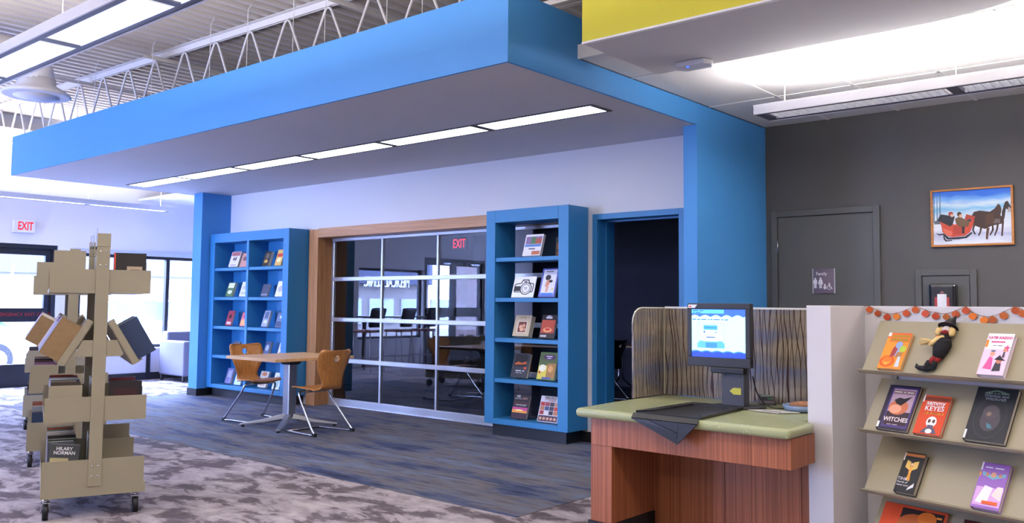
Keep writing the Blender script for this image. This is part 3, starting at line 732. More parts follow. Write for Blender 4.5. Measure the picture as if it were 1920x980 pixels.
# wide case
B2 = [
 ('white paperback with a pink top and a big dark number in the wide bookcase', 426, 443, 499, 0, .22, '#e4dcdc', [('r', .05, .72, .95, .98, '#b06a70'), ('r', .2, .06, .8, .16, '#b8a8a8')], [('44', .5, .5, .09, '#3c3438', 1, .002)], .05),
 ('salmon paperback beside the divider on the top shelf of the wide bookcase', 448, 462, 498, 0, .20, '#c48c84', [('d', .5, .6, .3, .16, '#6a4a50')], [], .02),
 ('black paperback with gold picture on the top shelf of the wide bookcase', 489, 500, 497, 0, .20, '#2c2824', [('d', .5, .30, .3, .12, '#c8a050'), ('r', .3, .5, .8, .85, '#6a6058')], [], .05),
 ('yellow and red paperback on the top shelf of the wide bookcase', 513, 525, 496, 0, .22, '#d8b060', [('r', .1, .55, .9, .75, '#c8382c'), ('d', .5, .35, .3, .15, '#f0e0a0')], [], .03),
 ('green and white paperback on the second shelf of the wide bookcase', 421, 434, 554, 1, .20, '#5a7a4c', [('r', .1, .6, .9, .95, '#e0e4d8'), ('d', .5, .3, .3, .14, '#dfe6e8')], [], .03),
 ('pale white-covered paperback by the divider in the wide bookcase', 447, 460, 553, 1, .21, '#d8d8ea', [('d', .5, .6, .3, .12, '#b8b0d8'), ('r', .2, .15, .8, .3, '#b0b8d0')], [], .02),
 ('slate grey book on the second shelf of the wide bookcase', 487, 500, 553, 1, .17, '#4c5066', [('r', .1, .1, .9, .22, '#8a90a8')], [], .02),
 ('white book with a lilac drawing in the wide bookcase', 514, 528, 553, 1, .21, '#e6e4ec', [('d', .5, .5, .3, .2, '#b8b4c8')], [], .02),
 ('red paperback with dark figure on the third shelf of the wide bookcase', 421, 432, 609, 2, .21, '#a83848', [('d', .5, .6, .28, .16, '#3a1820'), ('r', .15, .08, .85, .25, '#e0c0c0')], [], .02),
 ('pink and orange paperback on the third shelf of the wide bookcase', 448, 459, 609, 2, .19, '#d86a70', [('r', .05, .05, .95, .45, '#e8a050'), ('d', .5, .7, .3, .14, '#b83a68')], [], .02),
 ('silver-blue paperback on the third shelf of the wide bookcase', 488, 499, 610, 2, .22, '#9aa4b8', [('r', .2, .5, .8, .9, '#5a6a88'), ('d', .5, .3, .3, .1, '#d8dce8')], [], .03),
 ('blue-grey landscape-cover paperback in the wide bookcase', 514, 526, 611, 2, .20, '#7080a0', [('r', .05, .05, .95, .4, '#3c4c70'), ('d', .6, .7, .2, .1, '#d8e0f0')], [], .02),
 ('dark paperback on the fourth shelf of the wide bookcase behind the left chair', 431, 443, 660, 3, .19, '#38303c', [('d', .5, .5, .3, .15, '#6a4048')], [], .02),
 ('navy paperback with a pale portrait on the fourth shelf of the wide bookcase', 490, 500, 662, 3, .21, '#34446c', [('d', .5, .6, .3, .2, '#a8b0c8'), ('r', .1, .08, .9, .2, '#c8d0e8')], [], .035),
 ('white paperback with an orange figure on the fourth shelf of the wide bookcase', 517, 528, 662, 3, .21, '#d8d8e0', [('d', .5, .3, .28, .13, '#d0724a'), ('r', .2, .6, .8, .9, '#a8b0c0')], [], .02),
 ('violet paperback on the bottom shelf of the wide bookcase', 419, 430, 717, 4, .21, '#6a6a98', [('r', .2, .4, .8, .85, '#a0a0c8')], [], .035),
 ('pale blue paperback behind the left chair leg in the wide bookcase', 437, 449, 720, 4, .20, '#a8c0d8', [('d', .5, .5, .3, .15, '#e8f0f8')], [], .02),
 ('cream paperback with an orange top on the bottom shelf of the wide bookcase', 481, 496, 726, 4, .215, '#d8ccb8', [('d', .5, .82, .3, .12, '#d07a3c'), ('r', .15, .1, .85, .5, '#b89a80')], [], .03),
 ('white and green paperback on the bottom shelf of the wide bookcase', 508, 521, 728, 4, .215, '#dfe4e0', [('r', .15, .1, .85, .5, '#8aa89a'), ('d', .5, .7, .3, .12, '#c8a088')], [], .02)]
for lb, a, b, y, rw, ht, cv, art, wds, th in B2: shelf_book(lb, (a, y), (b, y+.5), rw, ht, cv, art, wds, th=th, Yp=6.62)

# ------------------------------------------------------------------ chairs and table
def catmull(P, n):
    out = []
    for i in range(len(P)-1):
        p0, p1, p2, p3 = P[max(i-1, 0)], P[i], P[i+1], P[min(i+2, len(P)-1)]
        for k in range(n):
            t_ = k/n
            out.append(tuple(.5*((2*b)+(-a+c)*t_+(2*a-5*b+4*c-d)*t_*t_+(-a+3*b-3*c+d)*t_**3) for a, b, c, d in zip(p0, p1, p2, p3)))
    return out+[tuple(P[-1])]
def shell_mesh(name, mt):
    #          x     z    halfwidth
    key = [(.225, .425, .13), (.215, .440, .175), (.15, .452, .205), (.03, .444, .21), (-.08, .436, .185), (-.145, .447, .15), (-.178, .49, .128), (-.192, .55, .14),
           (-.208, .63, .178), (-.228, .71, .202), (-.250, .775, .205), (-.262, .812, .198), (-.266, .826, .165)]
    pr = catmull(key, 4); K = len(pr)-1
    def fn(u, v):
        i = v*K; a = int(min(i, K-1)); f = i-a
        x, z, hw = [pr[a][q]*(1-f)+pr[a+1][q]*f for q in range(3)]
        s = 2*u-1
        cur = max(0, min(1, (z-.47)/.15))
        return (x+.045*cur*s*s, s*hw, z+(.012*s*s if x > -.1 else 0))
    mb = MB(); mb.grid(fn, 10, K, .011)
    o = mb.build(name, mt, fix=True)
    cut = MB(); cut.prism(disc(0, .745, .037, 6, .034), -.5, .1, ax=0); c = cut.build('cutter', mt, fix=True)
    md = o.modifiers.new('hole', 'BOOLEAN'); md.object = c; md.operation = 'DIFFERENCE'; md.solver = 'EXACT'
    bpy.context.view_layer.update()
    me = bpy.data.meshes.new_from_object(o.evaluated_get(bpy.context.evaluated_depsgraph_get()))
    bpy.data.objects.remove(o); bpy.data.objects.remove(c)
    for p in me.polygons: p.use_smooth = True
    return me
def make_chair(name, label, mt, frame, loc, rz, group):
    t = thing(name, label, 'chair', loc, rz, group)
    o = place('seat_shell', shell_mesh('seat_shell', mt), t)
    for s in (-1, 1):
        y = s*.195
        pts = catmull([(.06, s*.13, .405), (.085, s*.17, .408), (.075, y, .385), (.03, y+s*.01, .31), (-.16, y+s*.045, .085), (-.215, y+s*.052, .028), (-.205, y+s*.052, .014), (-.16, y+s*.05, .0125), (.05, y+s*.03, .0125), (.24, y+s*.01, .0125)], 4)
        MB().tube(pts, .0115, 8).build('leg', frame, t)
        MB().box(-.245, y+s*.052-.016, 0, -.195, y+s*.052+.016, .035).build('glide', RUBBER, t, bevel=.006)
    MB().tube([(.06, -.135, .405), (.06, .135, .405)], .011, 8).build('cross_bar', frame, t)
    MB().tube([(.235, -.205, .0125), (.235, .205, .0125)], .0105, 8).build('floor_bar', frame, t)
    MB().box(-.06, -.08, .418, .10, .08, .432).build('seat_mount', BLACKM, t)
    return t
ch = make_chair('plywood_chair', 'beech plywood sled chair pushed to the table on its side nearer the blue bookcase cubbies', PLY, CHROME, (-8.43, 5.545, .003), 0, 'plywood chairs at the table')
dup(ch, (-7.21, 5.48, .003), PI+R(4), 'beech plywood sled chair with its back to the glazed overhead door, right of the table')

t = thing('cafe_table', 'square maple-topped table on a silver pedestal with four splayed feet', 'table', (-7.77, 5.52, .003))
MB().box(-.44, -.49, .705, .44, .49, .737).build('table_top', TOPW, t, bevel=.004)
MB().prism([(-.055, -.05), (.055, -.05), (.055, .05), (-.055, .05)], .09, .66).build('pedestal', SILVER, t, bevel=.012)
mb = MB(); mb.add([(-.07, -.055, .645), (.07, -.055, .645), (.07, .055, .645), (-.07, .055, .645), (-.13, -.09, .70), (.13, -.09, .70), (.13, .09, .70), (-.13, .09, .70)], [(3, 2, 1, 0), (4, 5, 6, 7), (0, 1, 5, 4), (1, 2, 6, 5), (2, 3, 7, 6), (3, 0, 4, 7)])
mb.build('top_bracket', BLACKM, t)
for k, an in enumerate((48, 132, 228, 312)):
    c_, s_ = math.cos(R(an)), math.sin(R(an)); L = .50
    def P(d, side, z): return (c_*d-s_*side, s_*d+c_*side, z)
    vs_ = [P(.0, -.04, .09), P(.0, .04, .09), P(L, .022, .02), P(L, -.022, .02), P(0, -.03, .15), P(0, .03, .15), P(L*.55, .025, .075), P(L*.55, -.025, .075), P(L, .02, .035), P(L, -.02, .035), P(L*.55, .03, .042), P(L*.55, -.03, .042)]
    mb = MB(); mb.add(vs_, [(0, 1, 10, 11), (11, 10, 2, 3), (4, 7, 6, 5), (7, 9, 8, 6), (0, 11, 7, 4), (11, 3, 9, 7), (1, 5, 6, 10), (10, 6, 8, 2), (2, 8, 9, 3), (0, 4, 5, 1)])
    ft = mb.build('foot', SILVER, t, bevel=.004, fix=True)
    gx, gy, _ = P(L-.03, 0, 0)
    MB().lathe([(.018, 0), (.02, .012), (.012, .024)], 10, (gx, gy, 0)).build('glide', RUBBER, ft)

# ------------------------------------------------------------------ self-checkout desk
dk = thing('checkout_desk', 'reddish striped-veneer checkout desk with a knee space under a deep apron', 'desk', (-2.88, 4.07, 0))
MB().box(0, .004, .10, .14, .46, .67).build('leg_panel', DESKW, dk, bevel=.002)
MB().box(-.012, -.004, 0, .146, .46, .10).build('leg_base', BLACK, dk)
MB().box(.012, 0, .52, 1.165, .02, .668).build('apron', DESKW, dk, bevel=.002)
MB().box(1.145, .02, .52, 1.165, .30, .668).build('apron_return', DESKW, dk, bevel=.002)
for a, b in ((.14, .592), (.596, 1.03), (1.034, 1.10)): MB().box(a, .45, .0, b, .47, .668).build('back_panel', DESKW, dk)
MB().box(0, .46, 0, 1.08, .94, .668).build('carcass', DESKW, dk)
ctp = [(-2.955, 4.02), (-1.70, 4.02), (-1.70, 4.335), (-1.785, 4.42), (-1.785, 5.06), (-2.985, 5.06), (-2.985, 4.5)]
def shrink(poly, d):
    cx = sum(p[0] for p in poly)/len(poly); cy = sum(p[1] for p in poly)/len(poly)
    return [(p[0]+d*(1 if p[0] < cx else -1), p[1]+d*(1 if p[1] < cy else -1)) for p in poly]
tag(MB().prism(ctp, .67, .72).build('countertop', COUNTER, bevel=.022, seg=4, fix=True), 'speckled olive green bullnose countertop lying on the veneer checkout desk', 'countertop')
# resin screen behind the counter
sc_ = thing('privacy_screen', 'translucent resin screen with embedded reeds standing on the green countertop', 'screen', (-2.985, 5.05, .722))
MB().box(.012, -.006, 0, 1.35, .006, .56).build('panel', REED, sc_)
prf = [(-.38, 0), (-.38, .46), (-.372, .50), (-.35, .535), (-.31, .555), (-.27, .56), (-.012, .56), (-.012, 0)]
MB().prism(prf, -.006, .006, ax=0).build('return_panel', REED, sc_, fix=True)
MB().box(-.012, -.012, 0, .012, .012, .566).build('corner_post', mat('#b9b49a', .35, .2), sc_, bevel=.004)
MB().box(.012, -.01, .56, 1.35, .01, .572).build('top_rail', mat('#d4d2cc', .35), sc_)
MB().tube([(0, -.012, .563), (0, -.27, .563), (0, -.31, .558), (0, -.352, .537), (0, -.375, .50), (0, -.383, .46)], .005, 6).build('edge_trim', mat('#d4d2cc', .35), sc_)

# monitor
MY = 4.62
a = pix(1289, 690, 1, MY); b = pix(1407, 690, 1, MY); mw = b.x-a.x; mz0 = pix(1348, 688, 1, MY).z; mz1 = pix(1348, 568.5, 1, MY).z
mo = thing('touch_monitor', 'black touch-screen monitor on a thick grey stand on the green countertop', 'monitor', ((a.x+b.x)/2, MY, .722))
dz0, dz1 = mz0-.722, mz1-.722; hw = mw/2
s0 = pix(1296.5, 672, 1, MY); s1 = pix(1397, 579, 1, MY)
sx0, sx1, sz0, sz1 = -hw+.026, hw-.030, dz0+.055, dz1-.034
mb = MB(); mb.box(-hw, 0, dz0, hw, .045, sz0).box(-hw, 0, sz1, hw, .045, dz1).box(-hw, 0, sz0, sx0, .045, sz1).box(sx1, 0, sz0, hw, .045, sz1).box(sx0, .01, sz0, sx1, .045, sz1).box(-hw+.05, .045, dz0+.04, hw-.05, .075, dz1-.04)
mb.build('bezel', mat('#26262a', .45), mo, bevel=.004)
def em(h, s=.9): return mat(h, .4, var=0, em=s)
scr = MB().box(sx0, .006, sz0, sx1, .0098, sz1).build('screen', em('#b4e8ff', 1.0), mo)
SW, SHh = sx1-sx0, sz1-sz0
def sp(u, v): return (sx0+u*SW, sz0+v*SHh)
def wave(v, amp, n=4, ph=0, up_=True):
    pts = [sp(i/32, v+amp*abs(math.sin(PI*n*(i/32)+ph))) for i in range(33)]
    return pts+([sp(1, 1), sp(0, 1)] if up_ else [sp(1, 0), sp(0, 0)])
def rrect(u0, v0, u1, v1): return [sp(u0, v0), sp(u1, v0), sp(u1, v1), sp(u0, v1)]
mb = MB(); ms = []
plates(mb, [('p', wave(.83, .05, 5, .6), em('#3a6ae0')), ('p', rrect(.0, .91, .61, .99), em('#5cc0f8')), ('p', wave(.11, .03, 5, .3, False), em('#3a80f0')), ('p', wave(.085, .03, 5, .1, False), em('#2848e8')),
   ('p', rrect(.11, .19, .62, .30), em('#5ab0f8')), ('p', rrect(.14, .30, .59, .335), em('#5ab0f8')), ('p', rrect(.27, .19, .48, .30), em('#3e86e8')), ('p', rrect(.23, .565, .49, .665), em('#4aa6ee')), ('p', rrect(.25, .60, .47, .63), em('#3a8ad8')),
   ('p', rrect(.22, .33, .50, .565), em('#dcf4ff')), ('p', rrect(.28, .40, .45, .425), em('#4870d0')), ('p', rrect(.23, .50, .26, .545), em('#3a6ad0')), ('p', rrect(.43, .50, .49, .535), em('#7aa0e0')),
   ('p', rrect(.11, .70, .62, .704), em('#9ad0f0')), ('p', rrect(.11, .335, .113, .70), em('#9ad0f0')), ('p', rrect(.617, .335, .62, .70), em('#9ad0f0'))], ms, y=.0055)
mb.build('screen_graphics', ms, scr)
greek('screen_text', (5, 4, 7, 2, 3, 8, 3, 5,), .0115, em('#2a50b0'), scr, (sx0+.36*SW, .0035, sz0+.785*SHh))
greek('screen_text', (8, 5,), .011, em('#2a50b0'), scr, (sx0+.13*SW, .0035, sz0+.965*SHh))
greek('screen_text', (2, 7,), .011, em('#2a50b0'), scr, (sx0+.11*SW, .0035, sz0+.925*SHh))
mb = MB(); mb.add([(-hw+.008, -.0008, dz1-.028), (-hw+.05, -.0008, dz1-.028), (-hw+.066, -.0008, dz1-.008), (-hw+.008, -.0008, dz1-.008)], [(0, 1, 2, 3)]); mb.build('logo_sticker', mat('#e6e4e6', .5), mo)
mb = MB(); mb.add([(-hw+.013, -.0012, dz1-.023), (-hw+.027, -.0012, dz1-.023), (-hw+.027, -.0012, dz1-.015), (-hw+.013, -.0012, dz1-.015)], [(0, 1, 2, 3)]); mb.build('logo_mark', mat('#c83030', .5), mo)
mb = MB()
for k in range(5): mb.box(-.03+.016*k, -.0015, dz0+.012, -.023+.016*k, .002, dz0+.016)
mb.build('bezel_buttons', mat('#3a3a40', .4), mo)
n0 = pix(1353, 740, 1, MY+.03).x-mo.location.x; n1 = pix(1399, 740, 1, MY+.03).x-mo.location.x
MB().box(n0, .03, .008, n1-.012, .10, dz0+.05).build('stand_neck', mat('#3c3c44', .45), mo, bevel=.004)
MB().box(n0-.055, .0, dz0-.035, n1+.0, .05, dz0+.0).build('scanner_head', BLACKM, mo, bevel=.006)
MB().prism([(p[0], p[1]) for p in [(n0-.055+.15*(1+math.cos(2*PI*i/24)) , .075+.105*math.sin(2*PI*i/24)) for i in range(24)]], 0, .012).build('stand_base', BLACKM, mo, bevel=.003)
az = .075; mb = MB(); ax_ = (n0+n1)/2+.01
mb.add([(ax_+.035, .0292, az+.0), (ax_+.035, .0292, az+.038), (ax_-.012, .0292, az+.038), (ax_-.035, .0292, az+.019), (ax_-.012, .0292, az)], [(4, 3, 2, 1, 0)]); mb.build('arrow_sticker', mat('#b8b43c', .5), mo)
for k in (n0+.025, n1-.03): MB().tube([(k, .0285, dz0-.045), (k, .031, dz0-.045)], .006, 8).build('screw', RUBBER, mo)

# black mat draped over the front edge
L_ = pix(1216, 770, 2, .722); K_ = pix(1299, 757, 2, .722); Q_ = pix(1400, 766, 2, .722); E_ = pix(1338, 782, 2, .722)
L_.y = min(L_.y, 4.045); E_.y = min(E_.y, 4.045); fy = 4.012
T_ = pix(1274, 832, 1, fy); 
t = thing('counter_mat', 'black leatherette mat with a stitched border draped over the counter edge', 'mat', (L_.x, 4.02, .7225))
o_ = Vector((L_.x, 4.02, .7225))
def loc_(p, z=0): return Vector((p.x, p.y, .7225+z))-o_
def strip(top, th):
    pass
topp = [loc_(L_), loc_(E_), loc_(Q_), loc_(K_)]
Lf = Vector((L_.x, fy-.008, .700))-o_; Ef = Vector((E_.x, fy-.008, .700))-o_; Tf = Vector((T_.x, fy-.012, T_.z))-o_
Lm = Vector((L_.x, 4.022, .7235))-o_; Em = Vector((E_.x, 4.022, .7235))-o_
def sheet(faces, th, nm, mt, off=0):
    mb = MB()
    for f in faces:
        f = [Vector(p) for p in f]; n_ = (f[1]-f[0]).cross(f[2]-f[0]).normalized()
        k = len(f); vs_ = [p+n_*off for p in f]+[p+n_*(off+th) for p in f]
        mb.add(vs_, [tuple(range(k))[::-1], tuple(range(k, 2*k))]+[(i, (i+1) % k, k+(i+1) % k, k+i) for i in range(k)])
    return mb.build(nm, mt, t, fix=True)
LEATH = mat('#1d1d20', .38, var=.1, scale=60, bump=.1)
sheet([(topp[0], topp[1], topp[2], topp[3]), (Lf, Ef, Em, Lm), (Lf, Tf, Ef)], .006, 'mat_sheet', LEATH)
def inset(poly, k):
    c_ = sum(poly, Vector())/len(poly); return [p+(c_-p)*k for p in poly]
inn = inset(topp, .32)
sheet([(topp[0], inn[0], inn[3], topp[3]), (topp[3], inn[3], inn[2], topp[2]), (topp[2], inn[2], inn[1], topp[1])], .007, 'border', LEATH, .006)
Ti = Tf+Vector((0, 0, .055)); Li = Lf+(Ef-Lf)*.27; Ei = Lf+(Ef-Lf)*.73
sheet([(Lf, Tf, Ti, Li), (Tf, Ef, Ei, Ti)], .006, 'border', LEATH, .006)
# card terminal, grey paper plate, basket
p = pix(1433, 757, 2, .722)
t = thing('card_terminal', 'small dark grey card terminal with keypad beside the monitor stand', 'card reader', (p.x, p.y+.03, .7215), R(28))
mb = MB(); mb.add([(-.05, -.07, 0), (.05, -.07, 0), (.05, .08, 0), (-.05, .08, 0), (-.047, -.068, .022), (.047, -.068, .022), (.045, .075, .048), (-.045, .075, .048)], [(3, 2, 1, 0), (4, 5, 6, 7), (0, 1, 5, 4), (1, 2, 6, 5), (2, 3, 7, 6), (3, 0, 4, 7)])
mb.build('case', mat('#4a4248', .45), t, bevel=.006)
MB().box(-.03, .03, .036, .03, .06, .047).build('display', mat('#8a9a88', .3), t)
for i in range(3):
    for j in range(3): MB().box(-.028+.02*i, -.05+.022*j, .024+.005*j, -.014+.02*i, -.036+.022*j, .03+.005*j).build('key', mat('#2a2a2e' if (i, j) != (2, 1) else '#3a9a58', .4), t)
p = pix(1448, 772, 2, .722)
t = thing('scanner_plate', 'flat light grey plate with a black slot on the green countertop', 'scanner plate', (p.x, p.y, .7215))
MB().prism([(-.13, -.03), (.06, -.055), (.14, .05), (-.02, .07)], 0, .006).build('plate', mat('#a7a3a0', .5), t, bevel=.002)
MB().prism([(-.05, -.022), (.06, -.035), (.065, -.027), (-.045, -.014)], .006, .0075).build('slot', RUBBER, t)
p = pix(1508, 772, 2, .722)
t = thing('plastic_basket', 'shallow clear blue plastic tray of slips beside the white divider', 'tray', (p.x-.02, p.y+.05, .7215))
mb = MB(); mb.lathe([(.085, 0), (.10, .004), (.115, .035), (.118, .035), (.108, .004), (.02, .006)], 20); mb.build('bowl', mat('#7b8ea6', .25), t)
mb = MB(); mb.ball((.0, 0, .032), .085, .075, .022, 10, 6); mb.build('paper_slips', mat('#8a5c3c', .7, var=.4, scale=40), t)
tag(MB().tube(catmull([(mo.location.x+.16, MY+.11, .90), (mo.location.x+.18, MY+.13, .80), (mo.location.x+.24, MY+.16, .728), (mo.location.x+.36, MY+.2, .728), (mo.location.x+.46, MY+.14, .728)], 6), .004, 6).build('power_cable', RUBBER), 'thin black cable running from the monitor stand across the countertop', 'cable')

# ------------------------------------------------------------------ white divider with display shelving
DA = -R(14.6)
ud = Vector((math.cos(DA), math.sin(DA), 0)); vd = Vector((-math.sin(DA), math.cos(DA), 0))
DC = Vector((-1.559, 4.662, 0))               # inner corner of the divider at the floor
dv = bpy.data.objects.new('wall_divider', None); COL.objects.link(dv); dv['kind'] = 'structure'; dv.location = DC; dv.rotation_euler = (0, 0, DA)
DWH = mat('#c9c5c6', .6, var=.03, scale=3)
MB().box(-.144, -.287, 0, 0, .12, 1.308).build('divider_end', DWH, dv, bevel=.003)
MB().box(0, 0, 0, 2.3, .12, 1.308).build('divider_back', DWH, dv, bevel=.003)
def dl(x, y, z=0): return DC + ud*x + vd*y + Vector((0, 0, z))
su = thing('display_shelving', 'beige sloped magazine shelving fixed to the white divider', 'shelving', DC, DA)
SL = [(.995, 1.233), (.705, .945), (.415, .655), (.125, .365)]
X0, X1, YB, YF = .112, .93, -.03, -.195
for zl, zh in SL:
    mb = MB()
    mb.add([(X0, YF, zl), (X1, YF, zl), (X1, YB, zh), (X0, YB, zh), (X0, YF, zl-.004), (X1, YF, zl-.004), (X1, YB+.003, zh), (X0, YB+.003, zh)], [(0, 1, 2, 3), (7, 6, 5, 4), (0, 3, 7, 4), (1, 5, 6, 2), (3, 2, 6, 7), (0, 4, 5, 1)])
    sp_ = mb.build('slope_panel', TANS, su)
    mb = MB(); mb.prism([(YF+.004, zl-.004), (YF-.022, zl-.004), (YF-.03, zl+.002), (YF-.032, zl+.0), (YF-.022, zl-.010), (YF-.004, zl-.02), (YF+.02, zl-.022), (YF+.02, zl-.018)], X0-.012, X1, ax=0)
    mb.build('shelf_lip', TANS, su, fix=True)
    MB().prism([(YB+.028, zl+.02), (YB+.028, zl-.035), (YF+.03, zl-.022), (YF+.03, zl-.004)], X0+.05, X0+.054, ax=0).build('bracket', TANS, su, fix=True)
MB().box(X0+.04, YB+.02, .05, X0+.07, YB+.03, 1.22).build('upright_strip', TANS, su)
MB().box(X0-.03, -.22, .05, X0-.026, YB+.02, .17).build('end_plate', TANS, su)
lean_s = math.atan2(YB-YF, SL[0][1]-SL[0][0])
def sloped(label, bl, br, row, ht, cover, art=(), words=(), th=.018, name='book', pages=PAGES, tilt=0):
    zl = SL[row][0]
    a = pixn(bl[0], bl[1], dl(0, YF, 0), vd); b = pixn(br[0], br[1], dl(0, YF, 0), vd)
    xa, xb = (a-DC).dot(ud), (b-DC).dot(ud); wd = xb-xa; cx = (xa+xb)/2
    nrm = Vector((0, -math.cos(lean_s), math.sin(lean_s)))
    p = dl(cx, YF) + vd*(nrm.y*(th+.002)) + Vector((0, 0, zl+nrm.z*(th+.002)+.001))
    e = thing(name, label, 'book', p, 0, 'books on the sloped shelves')
    e.rotation_euler = (Matrix.Rotation(DA, 3, 'Z') @ Matrix.Rotation(-lean_s, 3, 'X')).to_euler()
    book_on(e, wd, ht, th, cover, art, words, pages)
    return e
sloped('orange book with a grinning pumpkin and a crow on the top sloped shelf', (1648, 694), (1691, 697), 0, .205, '#e8922c',
  [('r', .0, .86, 1, 1, '#e0602c'), ('r', .0, .9, .12, 1, '#f4f0ee'), ('r', .14, .74, .98, .96, '#d8722c'), ('r', .18, .78, .94, .84, '#a88428'), ('r', .18, .88, .94, .94, '#a88428'),
   ('d', .32, .2, .32, .16, '#d85a18'), ('d', .32, .2, .22, .13, '#e87822'), ('p', [(.14, .2), (.3, .15), (.5, .2), (.3, .11)], '#ffd060'), ('p', [(.36, .32), (.62, .36), (.66, .62), (.52, .7), (.40, .55)], '#a03c3c'),
   ('d', .62, .66, .15, .10, '#8aa4c8'), ('p', [(.56, .34), (.70, .40), (.80, .62), (.66, .72)], '#9aa6c4'), ('p', [(.6, .30), (.85, .34), (.88, .46), (.64, .46)], '#a8784a'), ('p', [(.70, .05), (.80, .06), (.82, .34), (.74, .34)], '#c8d0dc'), ('p', [(.80, .05), (.90, .06), (.84, .34), (.80, .34)], '#c8d0dc'), ('d', .83, .55, .14, .09, '#b4c840')])
sloped('white and pink paperback with a star and children in costume', (1836, 707), (1885, 711), 0, .215, '#eec8dc',
  [('r', .0, .62, 1, 1, '#f4eef2'), ('r', .0, .66, .1, .84, '#e88a30'), ('p', [(.86, .75), (.89, .68), (.99, .68), (.91, .63), (.94, .55), (.86, .60), (.78, .55), (.81, .63), (.73, .68), (.83, .68)], '#d8327c'),
   ('p', [(.15, .14), (.50, .12), (.44, .40), (.30, .44)], '#d85a98'), ('d', .38, .50, .1, .06, '#e0a088'), ('d', .38, .57, .1, .025, '#6a7088'), ('p', [(.52, .08), (.84, .10), (.80, .28), (.58, .30)], '#3a3440'), ('d', .70, .33, .11, .06, '#c88068'), ('p', [(.5, .36), (.95, .34), (.76, .42), (.68, .48)], '#2c2630'), ('p', [(.76, .42), (.86, .42), (.84, .58), (.78, .58)], '#50485a'), ('d', .82, .60, .08, .045, '#d89078')],
  [('CATIE KAZOO', .5, .89, .0185, '#d0307c', .85, .0004), ((10,), .5, .79, .0145, '#d0307c', .85), ((5, 6,), .5, .70, .008, '#807080')], th=.026, pages=mat('#ececf0', .8))
sloped('purple-framed hardback titled WITCHES with a crow silhouette and glowing hands', (1646, 812), (1703, 817), 1, .245, '#2c2438',
  [('r', .13, .05, .97, .95, '#4a3a78'), ('r', .18, .10, .92, .92, '#b89aa8'), ('r', .18, .10, .92, .40, '#3a2430'), ('d', .5, .5, .32, .17, '#c8704c'), ('d', .42, .46, .2, .10, '#e8a080'), ('p', [(.3, .66), (.45, .72), (.6, .70), (.85, .76), (.68, .62), (.56, .54), (.4, .58)], '#1c1820'), ('r', .2, .80, .9, .88, '#8a6a78'), ('r', .0, .03, .07, .16, '#ecece8')],
  [('WITCHES', .55, .22, .032, '#e8dcd8', .9, .0006), ((7, 2, 6,), .55, .84, .013, '#f0e8c8'), ((7, 8,), .5, .11, .0075, '#d0c0c0')], th=.02)
sloped('orange paperback with bold white title and a white skull', (1715, 819), (1766, 826), 1, .205, '#d4481f',
  [('r', .02, .86, .98, .96, '#7a3420'), ('r', .0, .82, .05, 1, '#e8e4e4'), ('d', .55, .32, .19, .14, '#f0ecec'), ('d', .47, .34, .055, .05, '#603830'), ('d', .63, .34, .055, .05, '#603830'), ('r', .45, .10, .66, .24, '#5a5468'), ('p', [(.25, .03), (.85, .03), (.72, .16), (.40, .16)], '#5a5468'), ('d', .55, .08, .12, .06, '#f0ecec'), ('r', .2, .51, .9, .56, '#e08a28')],
  [('sammy', .52, .80, .034, '#f6f0f0', .95, .0004), ('KEYES', .52, .655, .036, '#f6f0f0', .95, .0005), ((3, 3, 8, 3,), .54, .535, .0095, '#702810')], th=.02)
sloped('large black WITCHES AND WITCHCRAFT hardback on the second sloped shelf', (1810, 832), (1887, 842), 1, .27, '#25272c',
  [('d', .5, .44, .40, .40, '#33353b'), ('d', .5, .44, .38, .38, '#26282d'), ('d', .52, .40, .24, .22, '#4a434a'), ('d', .50, .54, .2, .13, '#524a50'), ('d', .46, .50, .06, .04, '#8a7060'), ('p', [(.45, .34), (.58, .30), (.62, .24), (.50, .24)], '#4a7a88'), ('r', .0, .02, .05, .18, '#e8e8ea'), ('p', [(.2, .90), (.5, .96), (.82, .90), (.78, .88), (.5, .93), (.24, .88)], '#6a8a70')],
  [((9, 2, 3, 7,), .5, .885, .0085, '#9ab0a0'), ('Witches and', .52, .84, .021, '#9aa4ac'), ('Witchcraft', .52, .78, .021, '#9aa4ac')], th=.026)
tk = sloped('curled black paperback with a small golden winged figure on the third sloped shelf', (1681, 934), (1718, 939), 2, .21, '#17171b',
  [('r', .0, .90, 1, .97, '#c87a3c'), ('p', [(.2, .62), (.45, .55), (.42, .76), (.22, .80)], '#e0b860'), ('p', [(.55, .55), (.8, .62), (.80, .80), (.56, .76)], '#e0b860'), ('d', .5, .55, .07, .12, '#e8a040'), ('d', .5, .70, .06, .04, '#e8b890'), ('p', [(.40, .30), (.62, .30), (.56, .48), (.46, .48)], '#d8942c'), ('p', [(.6, .06), (.9, .16), (.88, .26), (.66, .14)], '#d8d4d8'), ('r', .0, .78, .06, .98, '#e8e0dc')],
  [('TINK,', .3, .32, .022, '#e0dce4'), ('North of', .3, .24, .014, '#e0dce4'), ('Never Land', .35, .17, .012, '#e0dce4')], th=.03, pages=mat('#b8ac9c', .8))
